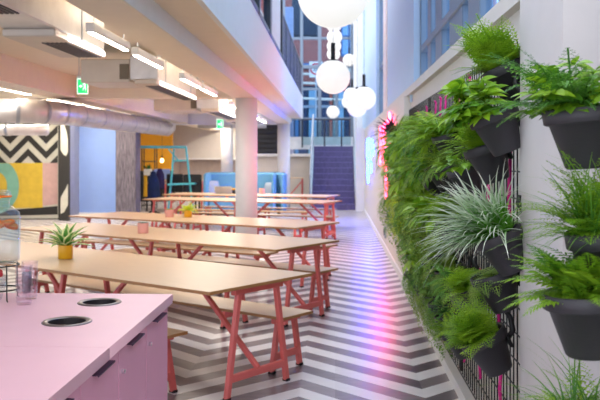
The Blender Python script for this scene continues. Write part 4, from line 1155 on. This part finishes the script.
for ri, (rw, z) in enumerate(rows):
    y = [9.72, 9.6, 9.45, 8.7, 7.7][ri]
    for k, kd in enumerate(kinds[rw]):
        zz = z + rn.uniform(-.05, .05) + (.15 if kd == 'dark purple plant' else 0)
        potted('hanging_' + kd.split(' ')[-1], '%s, %s row of the green wall, %s from its far end' % (kd, rw, ordn[k]), (WX - (.2, .2, .2, .17, .15)[ri], y, zz - .15), FOL[kd], tilt=.32 + rn.uniform(-.06, .08), rz=rn.uniform(-.25, .25), s=.92, fs=rn.uniform(1.05, 1.3) * (1, 1, .95, .8, .65)[ri] * sc_.get(kd, 1), group='hanging plants of the green wall')
        y -= .41 - (ri > 2) * .03

# single plants near the pillar, and in front of it
def pot_at(px, py, Y, *a, **k):
    p = at(px, py, Y=Y); return (p.x, p.y, p.z)
def own(key, b, m): return b.mesh('foliage', LM[m])
G = 'single pots beside the pillar'
def hang(label, px, py, Y, fo, name, tilt, s=1.0, fs=1.0, rz=0, frz=0):
    p = at(px, py, Y=Y); return potted(name, label, p, fo, tilt, rz, s, fs, hook=True, frz=frz)
f1 = own('a', fern(21, 46, .34, .75, .085, True, el=(.45, 1.5), spread=2.2, pairs=14), 'fern')
hang('big bright lacy fern in a tilted charcoal pot, topmost beside the pillar', 520, 101, 3.9, f1, 'hanging_fern', .42, 1.0, .95)
f2 = own('b', leafy(22, 46, .11, .02, .2, palm=6, spread=1.5, elr=(.5, 1.5)), 'gloss')
hang('fan-leaved plant in a tilted charcoal pot under the topmost fern', 508, 152, 3.75, f2, 'hanging_plant', .38, 1.05, .95)
f3 = own('c', fern(23, 36, .27, .9, .06, True, el=(.4, 1.5), spread=1.9, pairs=13), 'fern')
hang('fine-leaved fern in the charcoal pot above the white grass', 497, 181, 4.0, f3, 'hanging_fern', .32, 1.0, 1.0)
f4 = own('d', leafy(24, 34, .12, .03, .18, elr=(.4, 1.4)), 'gloss')
hang('broad-leaved plant in the small charcoal pot left of the white grass', 472, 196, 4.7, f4, 'hanging_plant', .3, .9, .9)
f5 = own('e', blades(25, 420, .37, .0056, 1.1, el=(.4, 1.55), spread=1.0, rad=.06, seg=9), 'white')
hang('white and green variegated grass in a charcoal pot by the pillar', 514, 271, 3.7, f5, 'hanging_grass', .42, 1.0, 1.0)
f6 = own('f', fern(26, 24, .2, 1.6, .05, True, el=(-.2, .9), spread=2.0, pairs=10), 'olive')
hang('half hidden feathery fern in the charcoal pot below the white grass', 507, 309, 3.9, f6, 'hanging_fern', .38, 1.0, .9)
f7 = own('g', fern(27, 48, .22, .8, .07, True, el=(.45, 1.55), spread=2.1, pairs=13), 'fern')
hang('bright fern in the lowest charcoal pot, hung by a black hook above the curb', 500, 371, 3.95, f7, 'hanging_fern', .46, 1.05, 1.0)
f8 = FOL['small-leaved shrub']
hang('small shrub half hidden low in the green wall, behind the lowest fern pot', 463, 304, 5.3, f8, 'hanging_shrub', .3, .95, .9)
# foreground, on the near trellis
g1 = own('h', leafy(31, 60, .085, .017, .22, spread=3.1, palm=6, elr=(.3, 1.5)), 'gloss')
b_ = fern(32, 26, .3, 1.0, .05, True, el=(.5, 1.5), spread=1.6, pairs=12)
t = hang('large broad-fronded fern in the upper foreground pot, in front of the pillar', 590, 168, 2.3, g1, 'hanging_fern', .08, 1.0, .85)
t.scale = (1.05, 1.05, .88)
o = bpy.data.objects.new('sprigs', own('h2', b_, 'deep')); COL.objects.link(o); o.parent = t; o.location = (-.03, .05, .18); o.scale = (1.1, 1.1, 1.1)
g2 = own('i', blades(33, 200, .32, .0028, 1.0, el=(.3, 1.55), rad=.07), 'grass')
hb = fern(34, 70, .27, .9, .055, True, el=(.4, 1.5), pairs=12)
t = hang('fine grassy plant in the middle foreground pot, in front of the pillar', 613, 299, 2.28, g2, 'hanging_grass', .1, 1.0, .95)
o = bpy.data.objects.new('sprigs', own('i2', hb, 'fern')); COL.objects.link(o); o.parent = t; o.location = (0, 0, .17)
g3 = own('j', fern(35, 52, .27, .95, .06, False, el=(.45, 1.5), spread=3.1, pairs=20), 'fern')
t = hang('sword fern in the lower foreground pot, in front of the pillar', 592, 355, 2.22, g3, 'hanging_fern', .08, 1.05, .85)
t.scale = (1.08, 1.08, .9)
o = bpy.data.objects.new('dark_fronds', own('j2', fern(36, 8, .25, 1.0, .04, False, el=(.6, 1.4), spread=2.2, pairs=20), 'deep')); COL.objects.link(o); o.parent = t; o.location = (0, 0, .17)
g4 = own('k', blades(37, 120, .3, .0026, 1.2, el=(.5, 1.5), rad=.06), 'grass')
t = hang('grassy plant at the very bottom of the foreground, below the sword fern', 588, 492, 2.2, g4, 'hanging_grass', .05, 1.0, .9)
o = bpy.data.objects.new('fronds', own('k2', fern(38, 36, .2, 1.2, .05, True, el=(.4, 1.5), pairs=12), 'fern')); COL.objects.link(o); o.parent = t; o.location = (0, 0, .17)

# ------------------------------------------------------------ pots on the tables
def table_pot(name, label, px, py, r, h, m, fo, fm, zc=.7505, lift=0, rz=0):
    p = at(px, py, z=zc); t = thing(name, label, 'plant', p, rz)
    MB().lathe([(0, 0), (r * .93, 0), (r * .96, .004), (r, h * .97), (r * .985, h), (r * .92, h), (r * .9, h * .88)], n=32).build('pot', m, t, True)
    MB().lathe([(0, h * .88), (r * .91, h * .87)], n=20).build('soil', M['soil'], t)
    o = bpy.data.objects.new('foliage', fo.mesh('foliage', LM[fm])); COL.objects.link(o); o.parent = t; o.location = (0, 0, h * .86 + lift)
    return t
def rosette(seed, n, L, W, el=(.35, 1.45), droop=.75):
    r = random.Random(seed); b = MB()
    for k in range(n):
        f = k / n; az = k * 2.4 + r.uniform(-.2, .2); e = el[1] - (el[1] - el[0]) * (1 - f); e = el[0] + (el[1] - el[0]) * f
        pts, tans = arc((0, 0, -.01), az, e, L * r.uniform(.8, 1.1) * (1 - .15 * f), droop, 7); s = Vector((math.sin(az), -math.cos(az), 0)); vs = []; uv = []
        for i, p in enumerate(pts):
            q = max(.0005, W * math.sin(PI * min(1, .16 + .84 * i / 7)) ) if i < 7 else .0005
            vs += [p - s * q + UP * q * .35, p, p + s * q + UP * q * .35]; uv += [(0, i / 7), (.5, i / 7), (1, i / 7)]
        fs = []
        for i in range(7): fs += [(3*i, 3*i+1, 3*i+4, 3*i+3), (3*i+1, 3*i+2, 3*i+5, 3*i+4)]
        b.add(vs, fs, uv, shade=r.random())
    return b
table_pot('potted_dracaena', 'striped cream and green leafy plant in a yellow pot on the nearest table', 65.5, 258.5, .062, .115, M['yellowpot'], rosette(3, 26, .28, .034), 'stripe')
sb = MB(); rr = random.Random(5)
for k in range(60):
    a = rr.uniform(0, 2 * PI); q = rr.uniform(0, .045); bigleaf(sb, Vector((q * math.cos(a), q * math.sin(a), 0)), Vector((math.cos(a) * .6, math.sin(a) * .6, rr.uniform(.5, 1.2))), .045, .009, rr.random(), UP)
table_pot('potted_succulent', 'low grey-green succulent in a pink pot on the second nearest table', 143, 233, .062, .115, M['pinkpot'], sb, 'succ')
table_pot('potted_succulent', 'pink pot of low greenery beside the yellow fern pot on the third table', 169.5, 217, .06, .11, M['pinkpot'], sb, 'olive')
table_pot('potted_fern', 'bright green arching fern in a yellow pot on the third table', 188, 217, .058, .1, M['yellowpot'], fern(41, 24, .24, 1.7, .045, False, el=(.5, 1.4), pairs=14), 'lime')
table_pot('potted_succulent', 'pink pot with a tuft of green on the farthest table, against the blue sofa', 262, 194, .07, .13, M['pinkpot'], sb, 'deep', .7505)

# ------------------------------------------------------------ daylight, camera, look
w = bpy.data.worlds.new('sky'); SC.world = w; w.use_nodes = True
nt_ = w.node_tree; bg = nt_.nodes['Background']
bg.inputs[0].default_value = (*lin((232, 240, 255)), 1); bg.inputs[1].default_value = WORLD
cam = bpy.data.cameras.new('camera'); co = bpy.data.objects.new('camera', cam); COL.objects.link(co)
co.location = (0, 0, H); co.rotation_euler = (R(90), 0, PSI)
cam.sensor_width = 36; cam.lens = 36 * FPX / 600; cam.shift_y = -43 / 600; cam.clip_end = 200
cam.dof.use_dof = True; cam.dof.focus_distance = 3.5; cam.dof.aperture_fstop = 5.6
SC.camera = co
SC.view_settings.view_transform = 'Standard'; SC.view_settings.look = 'None'; SC.view_settings.gamma = 1; SC.view_settings.exposure = EXPO
